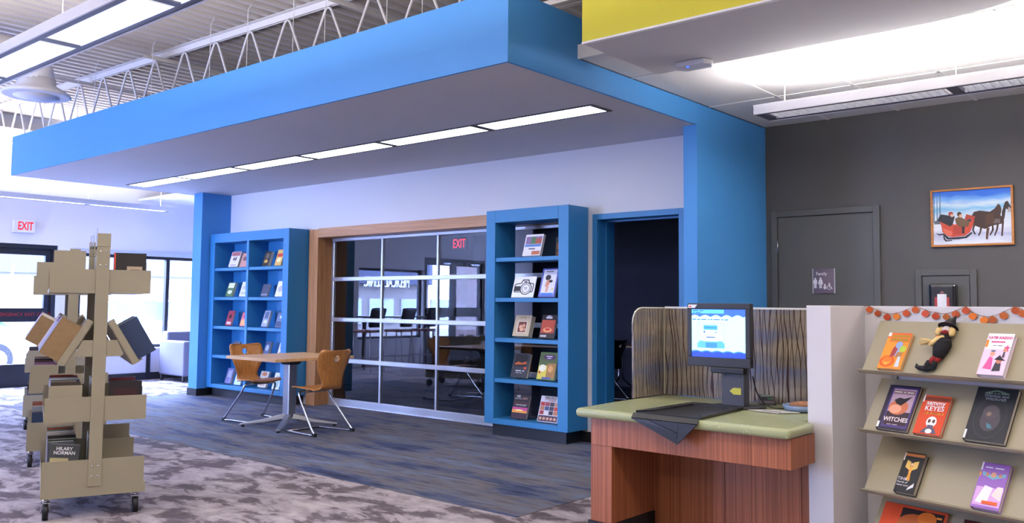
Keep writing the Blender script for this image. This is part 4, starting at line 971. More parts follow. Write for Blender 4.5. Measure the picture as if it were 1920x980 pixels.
sloped('purple paperback with an orange title on the third sloped shelf', (1824, 961), (1877, 971), 2, .22, '#9a6ab8',
  [('r', .02, .06, .98, .46, '#d8a8d8'), ('p', [(.1, .12), (.5, .10), (.6, .46), (.3, .5)], '#f0e8f4'), ('p', [(.6, .3), (.95, .2), (.95, .5), (.75, .5)], '#f0d8d0'), ('p', [(.1, .80), (.5, .72), (.92, .80), (.92, .72), (.5, .64), (.1, .72)], '#7ab8c8'), ('d', .5, .74, .1, .06, '#d8a080'), ('d', .28, .74, .06, .04, '#c88a68'), ('d', .74, .74, .06, .04, '#c88a68'), ('r', .0, .82, .06, 1, '#ecebee'), ('r', .0, .68, .06, .78, '#e89a50')],
  [((5, 6,), .5, .89, .015, '#e8e4f0'), ((4,), .65, .13, .04, '#e0602c', .9, .0008)], th=.024)
sloped('large red-orange picture book with pumpkins on the bottom sloped shelf', (1636, 1030), (1752, 1045), 3, .25, '#d84a1c',
  [('r', .3, .05, .97, .95, '#2a1a16'), ('d', .55, .62, .28, .24, '#b85a20'), ('d', .72, .80, .15, .14, '#d8701c'), ('d', .45, .5, .12, .12, '#2a1a16'), ('r', .86, .84, .94, .88, '#e89030')])
sloped('dark red picture book with a black curl on the bottom sloped shelf', (1785, 1050), (1905, 1068), 3, .24, '#4a1414',
  [('d', .45, .80, .4, .18, '#d03a18'), ('d', .3, .84, .12, .08, '#1c1010'), ('d', .3, .84, .08, .05, '#c86a28'), ('d', .55, .92, .1, .04, '#1c1010')])

# witch doll
wp = pixn(1750, 701, dl(0, YF+.01, 0), vd)
wx = (wp-DC).dot(ud)
wt = thing('witch_doll', 'stuffed witch doll in black with a pointed hat holding a straw broom', 'doll', dl(wx, YF, SL[0][0]+.001), DA)
def wsl(x, h, d=0): return (x, h*math.sin(lean_s)-d*math.cos(lean_s), h*math.cos(lean_s)+d*math.sin(lean_s))
BLK = mat('#121318', .85, bump=.4); STRAW = mat('#d8b878', .8, var=.25, scale=40); RED = mat('#8a1a18', .8)
MB().tube([wsl(.012, .075, .02), wsl(.02, .11, .03), wsl(.026, .15, .032), wsl(.02, .185, .026), wsl(.016, .20, .02)], [.022, .034, .036, .026, .012], 12).build('body', BLK, wt)
MB().tube([wsl(.015, .085, .024), wsl(-.002, .062, .026), wsl(-.012, .04, .026)], [.016, .014, .012], 10).build('leg', RED, wt)
MB().tube([wsl(.025, .085, .022), wsl(.018, .065, .024), wsl(.012, .048, .024)], [.014, .012, .010], 10).build('leg', RED, wt)
MB().tube([wsl(-.014, .05, .026), wsl(-.02, .028, .024), wsl(-.024, .012, .024), wsl(-.05, .012, .026), wsl(-.068, .018, .026), wsl(-.074, .034, .026)], [.014, .016, .016, .012, .009, .003], 10).build('boot', BLK, wt)
MB().tube([wsl(.012, .05, .026), wsl(.008, .026, .022), wsl(-.01, .012, .022), wsl(.02, .018, .022)], [.013, .015, .012, .004], 10).build('boot', BLK, wt)
hd = wsl(.016, .222, .026)
MB().ball(hd, .022, .020, .024, 12, 8).build('head', mat('#d8c8c4', .8), wt)
MB().tube([wsl(.016, .196, .034), wsl(.018, .206, .036), wsl(.014, .212, .036)], [.016, .02, .012], 10).build('scarf', RED, wt)
for s in (-1, 1): MB().tube([wsl(.016+s*.018, .235, .03), wsl(.016+s*.032, .22, .034), wsl(.016+s*.034, .198, .034), wsl(.016+s*.028, .188, .034)], [.009, .015, .014, .003], 8).build('hair', STRAW, wt)
MB().tube([wsl(.016, .243, .022), wsl(.016, .248, .022)], [.046, .042], 16).build('hat_brim', BLK, wt)
MB().tube([wsl(.016, .244, .022), wsl(.02, .264, .022), wsl(.026, .285, .02), wsl(.03, .315, .016)], [.032, .026, .014, .002], 14).build('hat', BLK, wt)
MB().tube([wsl(.016, .249, .022), wsl(.017, .257, .022)], [.0325, .030], 14).build('hat_band', RED, wt)
MB().ball(wsl(.008, .160, .058), .013, .010, .012, 10, 6).build('pumpkin_badge', mat('#e85a1c', .7), wt)
MB().tube([wsl(.03, .17, .05), wsl(.01, .155, .06), wsl(-.012, .135, .058), wsl(-.022, .125, .05)], [.012, .012, .010, .012], 8).build('arm', STRAW, wt)
MB().tube([wsl(.075, .150, .060), wsl(-.02, .142, .060)], .0028, 6).build('broom_stick', mat('#3a3028', .7), wt)
mb = MB()
for k in range(22):
    a_ = random.uniform(-1, 1); b_ = random.uniform(-1, 1)
    mb.tube([wsl(-.012, .142+.004*a_, .060+.004*b_), wsl(-.04, .140+.013*a_, .060+.010*b_), wsl(-.068-random.random()*.012, .140+.020*a_, .060+.012*b_)], [.0022, .002, .001], 4)
mb.build('broom_straw', STRAW, wt, kind='stuff')

# pumpkin garland
gp = dl(0, -.006, 0)
g = thing('pumpkin_garland', 'string of orange paper pumpkins along the top of the white divider', 'garland', dl(.02, 0, 1.29), DA)
pts = [(143, 95), (215, 128), (298, 160), (380, 155), (466, 127), (545, 97), (632, 130), (722, 152), (815, 158), (898, 135), (987, 103), (1047, 152), (1146, 187), (1220, 183), (1318, 148), (1422, 103), (1485, 130)]
def gl_(q): 
    p = pixn(1600+q[0]/4.667, 560+q[1]/4.667, gp, vd)-(DC+ud*.02+Vector((0, 0, 1.29))); return (p.dot(ud), p.dot(vd), p.z)
strp = [gl_((90, 66))]
for i, q in enumerate(pts):
    x, y, z = gl_(q)
    rr_ = .0175 if i not in (1, 8) else .016
    c = ('#c0561c', '#a8481a', '#b84014', '#d87a1c', '#c04a16', '#b85214', '#c85030', '#b03c12', '#a85a18', '#b8501a', '#b84818', '#d8701c', '#e07a20', '#a85014', '#b85c18', '#b04c16', '#b85818')[i]
    ph = MB().prism([(x+rr_*math.cos(2*PI*k/14)*(1.06+.06*math.cos(4*PI*k/14)), z+rr_*.92*math.sin(2*PI*k/14)) for k in range(14)], y-.004, y-.001, ax=1).build('paper_pumpkin', mat(c, .7, var=.3, scale=120), g, fix=True)
    MB().box(x-.002, y-.004, z+rr_*.9, x+.003, y-.002, z+rr_*1.15).build('stem', mat('#6a4a18', .7), ph)
    strp.append((x, y-.0015, z+rr_*1.0))
MB().tube(catmull(strp, 4), .0012, 5).build('string', mat('#8a4a30', .8), g)

# ------------------------------------------------------------------ wall things
pt = thing('framed_painting', 'oak-framed painting of two brown horses pulling a red sleigh through snow', 'painting', (-2.051, YG, 1.808))
PW, PH = .614, .477; fwd = .017
mb = MB(); mb.box(0, -.028, 0, PW, 0, fwd).box(0, -.028, PH-fwd, PW, 0, PH).box(0, -.028, fwd, fwd, 0, PH-fwd).box(PW-fwd, -.028, fwd, PW, 0, PH-fwd); mb.build('frame', wood('oak_frame', '#a8642c', '#c8843e', 'X', 40), pt, bevel=.003)
def snow_mat():
    mt, nt, N, L, B = newmat('winter_sky_and_snow')
    tc = N.new('ShaderNodeTexCoord'); sep = N.new('ShaderNodeSeparateXYZ'); L.new(tc.outputs['Object'], sep.inputs[0])
    nz = N.new('ShaderNodeTexNoise'); nz.inputs['Scale'].default_value = 9; nz.inputs['Detail'].default_value = 5
    mp = N.new('ShaderNodeMapping'); mp.inputs['Scale'].default_value = (.6, 1, 1.8); L.new(tc.outputs['Object'], mp.inputs[0]); L.new(mp.outputs[0], nz.inputs[0])
    ma = N.new('ShaderNodeMath'); ma.operation = 'MULTIPLY_ADD'; ma.inputs[1].default_value = .22; L.new(nz.outputs['Fac'], ma.inputs[0])
    mb_ = N.new('ShaderNodeMath'); mb_.operation = 'DIVIDE'; mb_.inputs[1].default_value = PH; L.new(sep.outputs['Z'], mb_.inputs[0])
    L.new(mb_.outputs[0], ma.inputs[2])
    r = ramp(N, [(.08, '#8fb4dc'), (.18, '#e4ecf4'), (.30, '#b8bcd8'), (.42, '#e8ecf4'), (.55, '#e0e8f0'), (.66, '#cfe0ec'), (.76, '#78bce0'), (.84, '#d8e8f0'), (.92, '#78b0e8'), (1.0, '#2f6fd8')])
    L.new(ma.outputs[0], r.inputs['Fac']); L.new(r.outputs['Color'], B.inputs['Base Color']); B.inputs['Roughness'].default_value = .6
    return mt
MB().box(fwd, -.012, fwd, PW-fwd, -.004, PH-fwd).build('canvas', snow_mat(), pt)
def pp(pts, c): return ('p', [(PW*x, PH*z) for x, z in pts], pm(c))
art = [pp([(.03, .42), (.045, .42), (.05, .95), (.04, .95)], '#5a7a98'), pp([(.07, .42), (.085, .42), (.085, .9), (.078, .9)], '#5a7a98'), pp([(.105, .42), (.12, .42), (.125, .95), (.115, .95)], '#4a6a84'), pp([(.04, .40), (.16, .40), (.15, .48), (.05, .46)], '#5a6068'),
  # horses
  pp([(.86, .55), (.90, .72), (.93, .74), (.98, .60), (.96, .56), (.91, .61), (.89, .45), (.86, .36)], '#2c1a12'), pp([(.925, .55), (.965, .545), (.975, .60), (.94, .64)], '#b0a8a8'),
  pp([(.50, .50), (.53, .58), (.60, .60), (.72, .57), (.78, .62), (.82, .70), (.845, .67), (.86, .60), (.845, .50), (.88, .46), (.86, .36), (.74, .33), (.66, .28), (.58, .32), (.52, .36)], '#3c2314'),
  pp([(.66, .34), (.76, .36), (.77, .54), (.68, .54)], '#4e3018'), pp([(.76, .37), (.84, .37), (.84, .44), (.78, .45)], '#6a5a58'),
  pp([(.52, .36), (.545, .36), (.525, .27), (.55, .20), (.535, .19), (.505, .27)], '#2c1a12'), pp([(.60, .32), (.63, .32), (.61, .22), (.585, .16), (.575, .18), (.595, .24)], '#3c2314'), pp([(.68, .30), (.715, .30), (.70, .20), (.69, .10), (.665, .11), (.67, .20)], '#5a3a24'),
  pp([(.74, .34), (.76, .33), (.765, .26), (.72, .16), (.71, .18), (.74, .26)], '#3c2314'), pp([(.80, .36), (.825, .36), (.81, .26), (.775, .15), (.765, .17), (.79, .27)], '#3c2314'), pp([(.86, .40), (.885, .42), (.875, .28), (.865, .15), (.845, .15), (.855, .28)], '#3c2314'),
  # sleigh
  pp([(.10, .50), (.13, .36), (.14, .26), (.20, .19), (.26, .165), (.42, .18), (.48, .24), (.52, .36), (.54, .49), (.50, .52), (.44, .53), (.40, .42), (.30, .38), (.14, .43)], '#c8482c'), pp([(.15, .33), (.26, .26), (.26, .18), (.20, .20), (.15, .27)], '#d86a50'), pp([(.28, .35), (.40, .37), (.42, .22), (.28, .20)], '#b03c28'),
  pp([(.08, .46), (.10, .52), (.13, .57), (.30, .52), (.27, .38), (.24, .35), (.12, .44)], '#1c1c22'), pp([(.42, .47), (.53, .45), (.55, .50), (.44, .55)], '#a83a24'), pp([(.45, .42), (.50, .42), (.50, .46), (.45, .46)], '#3a3c44'),
  pp([(.30, .48), (.36, .52), (.42, .46), (.48, .42), (.46, .34), (.35, .34), (.31, .40)], '#6a5034'), pp([(.38, .34), (.42, .34), (.41, .21), (.385, .22)], '#28201c'),
  ('d', PW*.355, PH*.555, .017, .02, pm('#4a3420')), ('d', PW*.37, PH*.525, .012, .014, pm('#d8a888')), ('d', PW*.25, PH*.57, .019, .017, pm('#a83828')), ('d', PW*.265, PH*.54, .013, .013, pm('#e0b8a0')),
  pp([(.05, .25), (.10, .225), (.16, .235), (.22, .155), (.42, .165), (.50, .24), (.51, .22), (.44, .14), (.34, .125), (.20, .125), (.15, .21), (.10, .20)], '#17171c'), pp([(.15, .20), (.155, .13), (.18, .09), (.26, .10), (.26, .115), (.19, .11), (.17, .15), (.165, .20)], '#17171c')]
mb = MB(); ms = []; plates(mb, art, ms, y=-.0125); mb.build('painted_scene', ms, pt)

sg = thing('restroom_sign', 'small plum Family restroom sign with white pictograms on the grey door', 'sign', (-3.061, YG-.0185, 1.425))
sw_, sh_ = .197, .221
mb = MB(); n_ = 8
for k in range(n_):
    a, b = k/n_, (k+1)/n_; ya, yb = -.004-.012*math.sin(PI*a), -.004-.012*math.sin(PI*b)
    mb.add([(a*sw_, ya, 0), (b*sw_, yb, 0), (b*sw_, yb, sh_), (a*sw_, ya, sh_), (a*sw_, 0, 0), (b*sw_, 0, 0), (b*sw_, 0, sh_), (a*sw_, 0, sh_)], [(0, 1, 2, 3), (0, 4, 5, 1), (3, 2, 6, 7)])
mb.build('plate', mat('#6a5c70', .4), sg)
for a in (-.004, sw_-.004): MB().box(a, -.008, -.002, a+.008, 0, sh_+.002).build('edge_strip', ALU, sg)
text('lettering', 'Family', .042, pm('#e4e2ea'), sg, (sw_*.42, -.0172, sh_*.79), sx=.95, bold=.0004)
its = []
W_ = pm('#e8e6ee')
def man(cx, z, s, skirt=False):
    its.append(('d', cx, z+.085*s, .011*s, .011*s, W_))
    its.append(('p', [(cx-.02*s, z+.03*s), (cx-.02*s, z+.068*s), (cx-.014*s, z+.074*s), (cx+.014*s, z+.074*s), (cx+.02*s, z+.068*s), (cx+.02*s, z+.03*s)] if not skirt else [(cx-.027*s, z+.026*s), (cx-.016*s, z+.074*s), (cx+.016*s, z+.074*s), (cx+.027*s, z+.026*s)], W_))
    its.append(('p', [(cx-.013*s, z-.015*s), (cx-.001*s, z-.015*s), (cx-.001*s, z+.035*s), (cx-.013*s, z+.035*s)], W_)); its.append(('p', [(cx+.001*s, z-.015*s), (cx+.013*s, z-.015*s), (cx+.013*s, z+.035*s), (cx+.001*s, z+.035*s)], W_))
man(.026, .058, .85); man(.074, .058, .88, True)
its += [('d', .113, .075, .0085, .0085, W_), ('p', [(.097, .052), (.129, .052), (.121, .066), (.105, .066)], W_), ('d', .113, .046, .014, .010, W_), ('d', .154, .084, .008, .008, W_)]
for k in range(14):
    a, b = 2*PI*k/16+.9, 2*PI*(k+1)/16+.9
    its.append(('p', [(.155+.017*math.cos(a), .053+.017*math.sin(a)), (.155+.017*math.cos(b), .053+.017*math.sin(b)), (.155+.022*math.cos(b), .053+.022*math.sin(b)), (.155+.022*math.cos(a), .053+.022*math.sin(a))], W_))
its += [('p', [(.149, .056), (.156, .056), (.158, .078), (.150, .078)], W_), ('p', [(.150, .060), (.170, .058), (.184, .040), (.178, .037), (.166, .052), (.150, .052)], W_)]
mb = MB(); ms = []; plates(mb, its, ms, y=-.0168); mb.build('pictograms', ms, sg)

hs = thing('sanitizer_dispenser', 'black wall soap dispenser with a white label fixed to the grey access panel', 'dispenser', (-2.061, YG-.0145, 1.19))
MB().box(0, -.09, 0, .208, 0, .31).build('case', mat('#17181e', .12, coat=.5), hs, bevel=.018)
MB().box(.02, -.10, .06, .188, -.089, .29).build('window', mat('#22242c', .06, coat=1), hs, bevel=.01)
MB().box(.07, -.106, .02, .142, -.099, .225).build('label_card', mat('#ececf2', .5), hs, bevel=.004)
MB().ball((.106, -.098, .235), .016, .010, .014).build('pump_cap', mat('#8a5a60', .4), hs)
for a in (.05, .142): MB().box(a, -.1045, .06, a+.02, -.099, .20).build('side_label', mat('#a83a38', .5), hs)

ex = thing('exit_sign', 'white wall exit sign with red letters above the emergency door', 'exit sign', (XL, 4.99, 2.305))
MB().box(0, 0, 0, .06, .30, .185).build('case', mat('#dfdce0', .5), ex, bevel=.006)
text('lettering', 'EXIT', .17, mat('#e02028', .5, em=.5), ex, (.0605, .165, .093), (PI/2, 0, PI/2), sx=.62, extrude=.001, bold=.004)
p = pix(861, 457, 1, 9.6)
ex2 = thing('exit_sign', 'glowing red exit sign hanging in the dark room behind the glazed door', 'exit sign', (p.x, 9.6, p.z-.085))
MB().box(-.15, 0, -.01, .15, .05, .18).build('case', mat('#1a1a1e', .5), ex2, bevel=.006)
text('lettering', 'EXIT', .19, mat('#ff2028', .5, em=2.5), ex2, (0, -.002, .085), (PI/2, 0, 0), sx=.68, extrude=.001, bold=.001)
MB().tube([(0, .025, .18), (0, .025, 2.72-(p.z-.085))], .012, 8).build('stem', BLACKM, ex2)

# ------------------------------------------------------------------ book carts
CA = R(69)
BKC = ['#23262e', '#3a2c2c', '#5a5f68', '#7a2a2a', '#2f3f5f', '#c9c4bb', '#8a8478', '#40352c', '#d8d4d0', '#4a5a4a', '#6a4a6a', '#a8583a', '#30343c', '#9aa2b0', '#2a3a3a', '#8f7350']
bme = {}
CNAME = ['black', 'dark brown', 'grey', 'maroon', 'navy', 'cream', 'taupe', 'umber', 'white', 'green', 'plum', 'rust', 'charcoal', 'silver', 'dark teal', 'tan']
def cart_book(t, label, group, loc, rot, dims, ci):
    label = CNAME[ci]+' '+label
    dx, dy, dz = dims                            # width, thickness, height
    key = (round(dx, 3), round(dy, 3), round(dz, 3), ci)
    if key not in bme:
        mb = MB(); mb.box(-dx/2, -dy/2, 0, dx/2, -dy/2+.002, dz).box(-dx/2, dy/2-.002, 0, dx/2, dy/2, dz).box(-dx/2, -dy/2, 0, -dx/2+.003, dy/2, dz)
        mb.box(-dx/2+.003, -dy/2+.002, .003, dx/2-.004, dy/2-.002, dz-.003, 1)
        o = mb.build('book', [mat(BKC[ci], .35, var=.2, scale=30), PAGES]); bme[key] = o.data
    else:
        o = place('book', bme[key])
    M = t.matrix_basis @ Matrix.LocRotScale(Vector(loc), rot, None)
    o.matrix_basis = M
    return tag(o, label, 'book', group)
from mathutils import Euler
def make_cart(label, near, ang, gname, seed, dens=1., acrylic=True, low=False, right=True):
    rnd = random.Random(seed)
    dx_ = Vector((math.cos(ang), math.sin(ang), 0))
    t = thing('book_cart', label, 'book cart', near, ang, 'beige book carts')
    LEN = .93; HW = .285; ZU = .86 if low else 1.71
    for ye in (0, LEN):
        s = 1 if ye == 0 else -1
        up_ = MB().box(-.037, ye-.012 if s > 0 else ye, .185, .037, ye if s > 0 else ye+.012, ZU).build('upright', TAN, t, bevel=.002)
        MB().box(-.0385, ye-.0135 if s > 0 else ye-.001, ZU-.08, .0385, ye+.001 if s > 0 else ye+.0135, ZU+.002).build('cap', TAN, up_, bevel=.002)
        yv = ye-.0125*s if s > 0 else ye+.0125
        for z in (.245, .305, ZU-.195, ZU-.11):
            for x in (-.016, .016): MB().ball((x, yv, z), .006, .004, .006, 8, 5).build('screw', CHROME, up_)
        MB().box(-HW, ye-.003, .128, HW, ye+.003, .19).build('base_rail', TAN, t)
        for z0, z1 in ((.19, .345), (.572, .72), (1.345, 1.49))[:2 if low else 3]:
            MB().box(-HW, ye-.002, z0, HW-.01, ye+.002, z1).build('end_panel', TAN, t)
        for sx in () if low else (-1, 1):
            a0, a1 = (sx*.040, 1.172), (sx*.192, .905); px_, pz_ = .0, .0
            ox, oz = sx*.036, .02
            MB().prism([a0, a1, (a1[0]+ox, a1[1]+oz), (a0[0]+ox*.9, a0[1]+oz*.9)][::sx], ye-.003, ye+.003, ax=1).build('sloped_end', TAN, t, fix=True)
        if not low: MB().prism([(-.135, .975), (-.095, 1.06), (.095, 1.06), (.135, .975), (.12, .96), (-.12, .96)], ye-.002, ye+.002, ax=1).build('brace_plate', TAN, t, fix=True)
    for x in (-HW, HW-.006): MB().box(x, 0, .128, x+.006, LEN, .19).build('side_rail', TAN, t)
    for z in (.195, .577) if low else (.195, .577, 1.350):
        MB().box(-HW, .003, z-.004, HW-.01, LEN-.003, z).box(-HW, .003, z, -HW+.003, LEN-.003, z+.022).box(HW-.013, .003, z, HW-.01, LEN-.003, z+.022).build('tray', TAN, t)
        MB().box(-.004, .003, z, .004, LEN-.003, z+(.20 if z < 1.3 else .25)).build('divider', TAN, t)
    for sx in () if low else (-1, 1):
        mb = MB(); mb.prism([(sx*.05, 1.165), (sx*.195, .91), (sx*.185, .905), (sx*.04, 1.16)][::sx], .004, LEN-.004, ax=1); mb.build('sloped_shelf', TAN, t, fix=True)
        mb = MB(); mb.prism([(sx*.192, .907), (sx*.245, .937), (sx*.243, .941), (sx*.19, .911)][::sx], .004, LEN-.004, ax=1); mb.build('shelf_stop', TAN, t, fix=True)
    for i, (x, y) in enumerate(((-.255, .045), (.235, .045), (-.255, LEN-.045), (.235, LEN-.045))):
        c = MB().tube([(x, y, .128), (x, y, .10)], .018, 10).box(x-.024, y-.02, .098, x+.024, y+.02, .104).box(x-.024, y-.015, .045, x-.020, y+.02, .10).box(x+.020, y-.015, .045, x+.024, y+.02, .10).build('caster', CHROME, t)
        mb = MB(); mb.tube([(x-.016, y+.0, .05), (x+.016, y+.0, .05)], .05, 18); mb.build('wheel', RUBBER, c)
        mb = MB(); mb.tube([(x-.026, y, .05), (x+.026, y, .05)], .012, 10); mb.build('axle', CHROME, c)
    # metal book ends
    if not low: MB().box(-.268, .008, 1.352, -.095, .011, 1.60).build('book_end', TAN, t)
    MB().box(-.265, .008, .579, -.085, .011, .79).build('book_end', TAN, t)
    MB().box(.02, .30, .197, .24, .303, .42).build('book_end', TAN, t)
    MB().box(.02, .62, .197, .24, .623, .47).build('book_end', TAN, t)
    if acrylic:
        for y in (.06, .42, .74):
            MB().box(-.035, y, 1.602, .012, y+.16, 1.604).box(-.035, y, 1.602, -.033, y+.16, 1.75).build('sign_holder', ACRY, t)
    bpy.context.view_layer.update()
    # upright rows, spine outwards
    def row(sx, z, y0, y1, lb, hmin, hmax):
        y = y0; k = 0
        while y < y1:
            th = rnd.choice((.024, .030, .036, .044)); wd = rnd.choice((.14, .16)); ht = rnd.choice((hmin, (hmin+hmax)/2, hmax))
            if y+th > y1: break
            k += 1; cart_book(t, 'book, '+ORD[k-1]+' from the aisle end, '+('door-side ' if sx < 0 else 'table-side ')+lb, gname, (sx*(HW-.03-wd/2), y+th/2, z+.0015), Euler((0, 0, 0 if sx < 0 else PI)), (wd, th, ht), rnd.randrange(16))
            y += th+.0015
    nm = gname
    if not low: row(-1, 1.350, .02, .9*dens, 'row, top tray of '+nm, .20, .245)
    if right: row(1, 1.350, .07, .5, 'row, top tray of '+nm, .17, .21)
    row(-1, .577, .02, .9*dens, 'row, middle tray of '+nm, .19, .23)
    if right: row(1, .577, .05, .6, 'row, middle tray of '+nm, .19, .21)
    row(-1, .195, .10, .85*dens, 'row, bottom tray of '+nm, .19, .25)
    # sloped shelves
    for sx in () if low else (-1, 1) if right else (-1,):
        k = 0; y = .008 if sx < 0 else .06; y1 = .9*dens if sx < 0 else .4
        al = math.atan2(.145, .255)
        while y < y1:
            th = rnd.choice((.020, .030, .040)); ht = rnd.choice((.20, .22, .24)); wd = .15
            ux, uz = math.sin(al), math.cos(al)      # up the slope (towards the centre)
            nx, nz = -math.cos(al), math.sin(al)     # outwards from the shelf, left side
            base = (-.195+nx*.081+ux*.006, .91+nz*.081+uz*.006)
            rot = Euler((0, al, 0)) if sx < 0 else Euler((0, -al, 0))
            q = rot if sx < 0 else (Matrix.Rotation(-al, 3, 'Y') @ Matrix.Rotation(PI, 3, 'Z')).to_euler()
            k += 1; cart_book(t, 'book, '+ORD[k-1]+' from the aisle end, '+('door-side' if sx < 0 else 'table-side')+' slope of '+nm, gname, (base[0] if sx < 0 else -base[0], y+th/2, base[1]), q, (wd, th, ht), 15 if k == 1 and sx < 0 else rnd.randrange(16))
            y += th+.002
    return t
c1o = Vector((-5.476+.285*math.cos(CA), 2.166+.285*math.sin(CA), 0))
ct1 = make_cart('tall beige steel book cart topped with clear acrylic sign holders in the open aisle', c1o, CA, 'sign-holder cart', 3)
ct2 = make_cart('tall beige book cart standing between the sign-holder cart and the low cart', c1o+Vector((-1.82, .60, 0)), CA, 'the second cart', 5, acrylic=False, right=False)
ct3 = make_cart('low two-tray beige book cart at the end of the line of carts', c1o+Vector((-3.95, 1.36, 0)), CA, 'the low cart', 9, .6, acrylic=False, low=True, right=False)
def on_cart(label, loc, rot, wd, ht, th, cover, art, words):
    e = thing('book', label, 'book', (0, 0, 0), 0, 'display books on the near cart'); 
    e.matrix_basis = ct1.matrix_basis @ Matrix.LocRotScale(Vector(loc), Euler(rot), None)
    book_on(e, wd, ht, th, cover, art, words); return e
on_cart('slate hardback with pale capital lettering and a cream picture in a cart tray', (-.185, .01, .199), (-R(14), R(6), 0), .16, .245, .02, '#2f3338', [('r', .04, .02, .66, .66, '#a89a70'), ('r', .0, .98, 1, 1, '#6a6a70')], [('HILARY', .48, .88, .028, '#d8d8dc', .95, .0006), ('NORMAN', .5, .78, .028, '#d8d8dc', .95, .0006)])
on_cart('black book with a red spine strip and paper label in a cart', (.155, .022, 1.352), (0, 0, 0), .185, .245, .02, '#26221f', [('r', .0, .0, .05, 1, '#d8482c'), ('r', .40, .40, .88, .66, '#b8a088'), ('r', .5, .55, .8, .58, '#6a5a50')], [])
on_cart('dark maroon covered book in the middle tray of the cart', (.155, .012, .579), (0, 0, 0), .185, .225, .025, '#1e1618', [('r', .12, .2, .85, .82, '#3a1418'), ('r', .2, .55, .78, .6, '#5a2024')], [])

# ------------------------------------------------------------------ armchair by the window
ar = thing('armchair', 'grey-lavender upholstered armchair by the window wall behind the blue column', 'armchair', (-13.42, 7.62, 0), 0)
LAV = mat('#6a6878', .6, var=.05, bump=.1)
for y in (-.38, .26): MB().box(-.42, y, .10, .38, y+.12, .66).build('arm', LAV, ar, bevel=.03, seg=3)
MB().box(-.44, -.26, .12, .36, .26, .30).build('base', LAV, ar, bevel=.01)
MB().box(-.30, -.255, .30, .37, .255, .46).build('seat_cushion', LAV, ar, bevel=.03, seg=3)
MB().box(-.50, -.30, .12, -.30, .30, .80).build('backrest', LAV, ar, bevel=.03, seg=3)
for x in (-.40, .30):
    for y in (-.33, .33): MB().lathe([(.02, 0), (.025, .03), (.025, .125)], 10, (x, y, 0)).build('leg', BLACKM, ar)

# ------------------------------------------------------------------ bar stools at the street window (seen in the glass)
def make_stool(label, loc, rz):
    t = thing('bar_stool', label, 'stool', loc, rz, 'mesh-back bar stools')
    MB().box(-.20, -.21, .74, .22, .21, .79).build('seat', mat('#7a4030', .6), t, bevel=.02)
    MB().grid(lambda u, v: (-.21-.08*v+.05*(2*u-1)**2, (2*u-1)*(.20+.03*v), .84+.34*v), 8, 6, .006).build('backrest_mesh', mat('#23252c', .6), t)
    MB().tube(catmull([(-.16, -.20, .86), (-.24, -.235, 1.15), (-.245, -.18, 1.19), (-.29, 0, 1.195), (-.245, .18, 1.19), (-.24, .235, 1.15), (-.16, .20, .86)], 5), .014, 8).build('back_frame', BLACKM, t)
    for x in (-1, 1):
        for y in (-1, 1): MB().tube([(x*.17, y*.18, .745), (x*.23, y*.23, 0)], .012, 8).build('leg', SILVER, t)
    MB().tube([(-.21, -.21, .27), (.21, -.21, .27), (.21, .21, .27), (-.21, .21, .27), (-.21, -.21, .27)], .009, 6).build('foot_ring', SILVER, t)
    return t
def refl(px_, py_, X):
    q = pix(px_, py_, 0, X); return Vector((X, 2*(GY-.0)-q.y, q.z))
for px_, lb in ((690, 'mesh-back bar stool at the street window end next to the plain wall'), (748, 'mesh-back bar stool at the middle of the street window'), (795, 'mesh-back bar stool at the street window beside the double doors')):
    p = refl(px_, 600, -12.9); make_stool(lb, (-12.9, p.y, 0), PI-R(15))
t = thing('window_counter', 'narrow dark counter below the street window in front of the stools', 'counter', (-13.6, 1.6, 0))
MB().box(-.42, -1.0, 1.0, .15, .98, 1.03).build('counter_top', BLACKM, t)
for y in (-.9, .9): MB().box(-.3, y-.03, 0, -.24, y+.03, 1.0).build('counter_leg', BLACKM, t)

# ------------------------------------------------------------------ meeting room behind the glass
mt_ = MAT_BLK = mat('#1c1c22', .35)
p1 = pix(850, 742, 2, 0)
mc = make_chair('meeting_chair', 'black-shelled sled chair inside the dark meeting room near the glass', mt_, CHROME, (p1.x+.2, p1.y+.25, .003), R(200), 'meeting room chairs')
dup(mc, (p1.x+1.9, p1.y+1.0, .003), R(180), 'black-shelled chair at the far end of the dark meeting table')
def folding_table(label, loc, rz, L=1.5, W=.7):
    t = thing('meeting_table', label, 'table', loc, rz, 'meeting room tables')
    MB().box(-L/2, -W/2, .70, L/2, W/2, .728).build('table_top', TOPW, t, bevel=.004)
    for x in (-L/2+.18, L/2-.18):
        for s in (-1, 1):
            MB().tube(catmull([(x, s*.05, .70), (x, s*.045, .35), (x, s*.07, .22), (x, s*.20, .14), (x, s*.29, .09), (x, s*.30, .0)], 5), .014, 8).build('leg', CHROME, t)
        MB().box(x-.02, -.09, .66, x+.02, .09, .70).build('leg_bracket', SILVER, t)
    return t
folding_table('wood-topped folding table inside the dark meeting room behind the glazed door', (p1.x+.75, p1.y+1.0, .003), R(5))
p2 = pix(1142, 742, 2, 0.003)
folding_table('wood-topped folding table with chrome legs seen through the open doorway', (p2.x+.35, p2.y+.32, .003), R(-2), 1.1)
dup(mc, (p2.x+.2, p2.y+1.25, .003), R(-80), 'black-shelled chair behind the folding table seen through the doorway')
dup(mc, (p2.x+.75, p2.y+1.35, .003), R(-100), 'black-shelled chair against the dark wall beyond the doorway table')
tag(MB().box(-.12, -.09, 0, .12, .09, .006).build('folder', mat('#b83048', .6), loc=(p2.x+.45, p2.y+.15, .7315)), 'flat pink folder lying on the table beyond the doorway', 'folder')

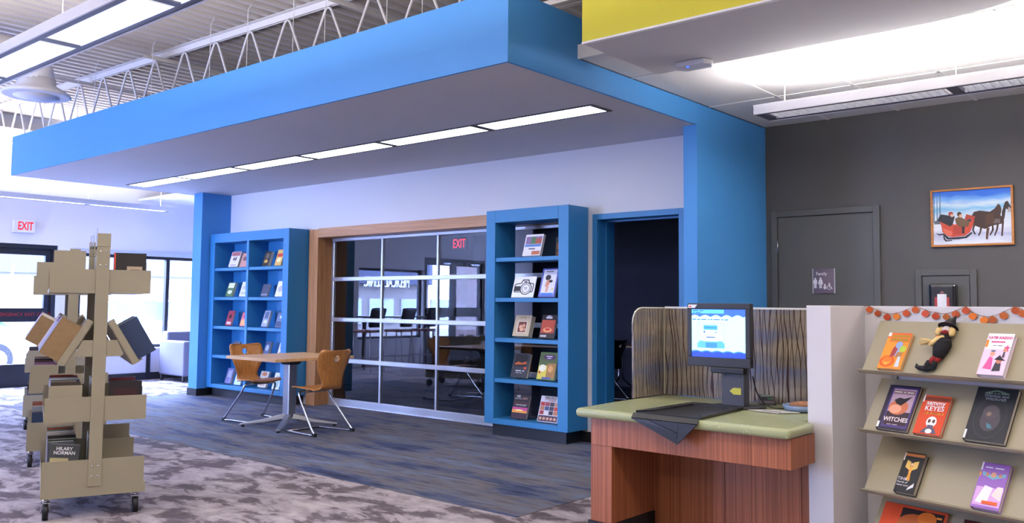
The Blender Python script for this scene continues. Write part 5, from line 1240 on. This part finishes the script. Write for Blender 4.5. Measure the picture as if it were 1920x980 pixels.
# ------------------------------------------------------------------ street
struct('ground', MB().box(-60, -40, -.25, XL-.2, 40, -.12), mat('#706f70', .9, var=.1, scale=.5))
cb = thing('clinic_building', 'low clinic building across the street with a white lettered sign band', 'building', (-27, 0, -.12))
zb0 = refl(700, 560, -27).z; zt0 = refl(700, 500, -27).z
MB().box(-6, -12, 0, 0, 26, 2.2).build('wall', BRICK, cb)
MB().box(-6.2, -12, 2.2, .25, 26, 4.6).build('sign_band', mat('#30364a', .8), cb)
m1 = refl(773, 531, -26.7); m2 = refl(676, 533, -26.7)
mid = (m1.y+m2.y)/2; wid = abs(m1.y-m2.y)
text('lettering', 'MEDICAL CLINIC', .60, mat('#c4c8d4', .5), cb, (.29, mid, m1.z+.12), (PI/2, 0, PI/2), sx=wid/5.2, extrude=.03)
greek('lettering', (5, 2, 3, 9,), .34, mat('#c4c8d4', .5), cb, (.27, mid-.2, m1.z+.66)).rotation_euler = (0, 0, PI/2)
for k in range(6):
    y = mid-4+1.7*k; f = MB().box(.0, y, .6, .06, y+1.3, 1.6).build('window', mat('#8a8e98', .4), cb); MB().box(.06, y+.06, .66, .07, y+1.24, 1.54).build('pane', mat('#7f95b5', .1), f)
bp_ = thing('brick_pillar', 'pale brick pillar outside the double doors', 'pillar', (-17.0, 0, -.12))
q0 = refl(876, 520, -16.8); q1 = refl(930, 520, -16.8)
MB().box(-.4, min(q0.y, q1.y)-.8, 0, .2, max(q0.y, q1.y), 4.2).build('shaft', BRICK, bp_); MB().box(-.5, min(q0.y, q1.y)-.9, 4.2, .3, max(q0.y, q1.y)+.1, 4.35).build('cap', mat('#c8c4c0', .8), bp_)
def make_car(label, loc, rz, col):
    t = thing('parked_car', label, 'car', loc, rz, 'cars on the street')
    cp = mat(col, .25, coat=.6)
    MB().prism([(-2.15, .30), (-2.2, .62), (-2.05, .82), (-1.3, .90), (-.75, .95), (1.2, .95), (1.9, .90), (2.15, .78), (2.2, .40), (2.1, .28)], -.85, .85, ax=1).build('body', cp, t, bevel=.05, fix=True)
    MB().prism([(-1.35, .92), (-.70, 1.36), (-.2, 1.45), (.7, 1.43), (1.25, 1.20), (1.75, .92)], -.70, .70, ax=1).build('cabin', mat('#3a4a5a', .1), t, bevel=.04, fix=True)
    MB().prism([(-.72, 1.36), (-.2, 1.455), (.7, 1.437), (.85, 1.38), (.7, 1.40), (-.2, 1.42)], -.71, .71, ax=1).build('roof', cp, t, fix=True)
    for x in (-1.35, 1.35):
        for s in (-1, 1):
            wh = MB().tube([(x, s*.70, .31), (x, s*.88, .31)], .31, 20).build('wheel', RUBBER, t)
            MB().tube([(x, s*.87, .31), (x, s*.90, .31)], .19, 14).build('hub_cap', SILVER, wh)
    for s in (-1, 1): MB().box(2.12, s*.55-.15, .60, 2.21, s*.55+.15, .74).build('headlight', mat('#e8ecf4', .2), t, bevel=.02)
    return t
make_car('white car parked outside the window with the armchair', (-20.5, 10.2, -.12), R(85), '#e4e6ea')
make_car('silver car parked outside the emergency door', (-18.2, 4.6, -.12), R(100), '#b8bcc4')
make_car('white car parked across from the street window stools', (-21.5, 2.2, -.12), R(90), '#e8e8ec')
st = thing('stop_sign', 'red octagonal stop sign on a post beyond the emergency door', 'sign', (-22.5, 8.05, -.12), 0)
MB().tube([(0, 0, 0), (0, 0, 2.3)], .03, 8).build('post', SILVER, st)
MB().prism([(.30*math.cos(PI/8+PI/4*k), 1.62+.30*math.sin(PI/8+PI/4*k)) for k in range(8)], .03, .04, ax=0).build('plate', mat('#c02a34', .5), st, fix=True)
text('lettering', 'STOP', .2, mat('#f0f0f4', .5), st, (.042, 0, 1.62), (PI/2, 0, PI/2), sx=.9)

# daylight portals in the window openings
area('sky_portal', (-10.5, -4.21, 1.62), 2.2, 2.25, 1, aim=(0, 1, 0), portal=True)
for y0, y1, z0, z1 in ((6.0, 9.6, .53, 2.05), (4.05, 5.66, 0, 2.14), (.70, 2.52, .55, 2.03), (-1.35, .66, 0, 2.33)):
    area('sky_portal', (XL-.21, (y0+y1)/2, (z0+z1)/2), z1-z0, y1-y0, 1, aim=(1, 0, 0), portal=True)
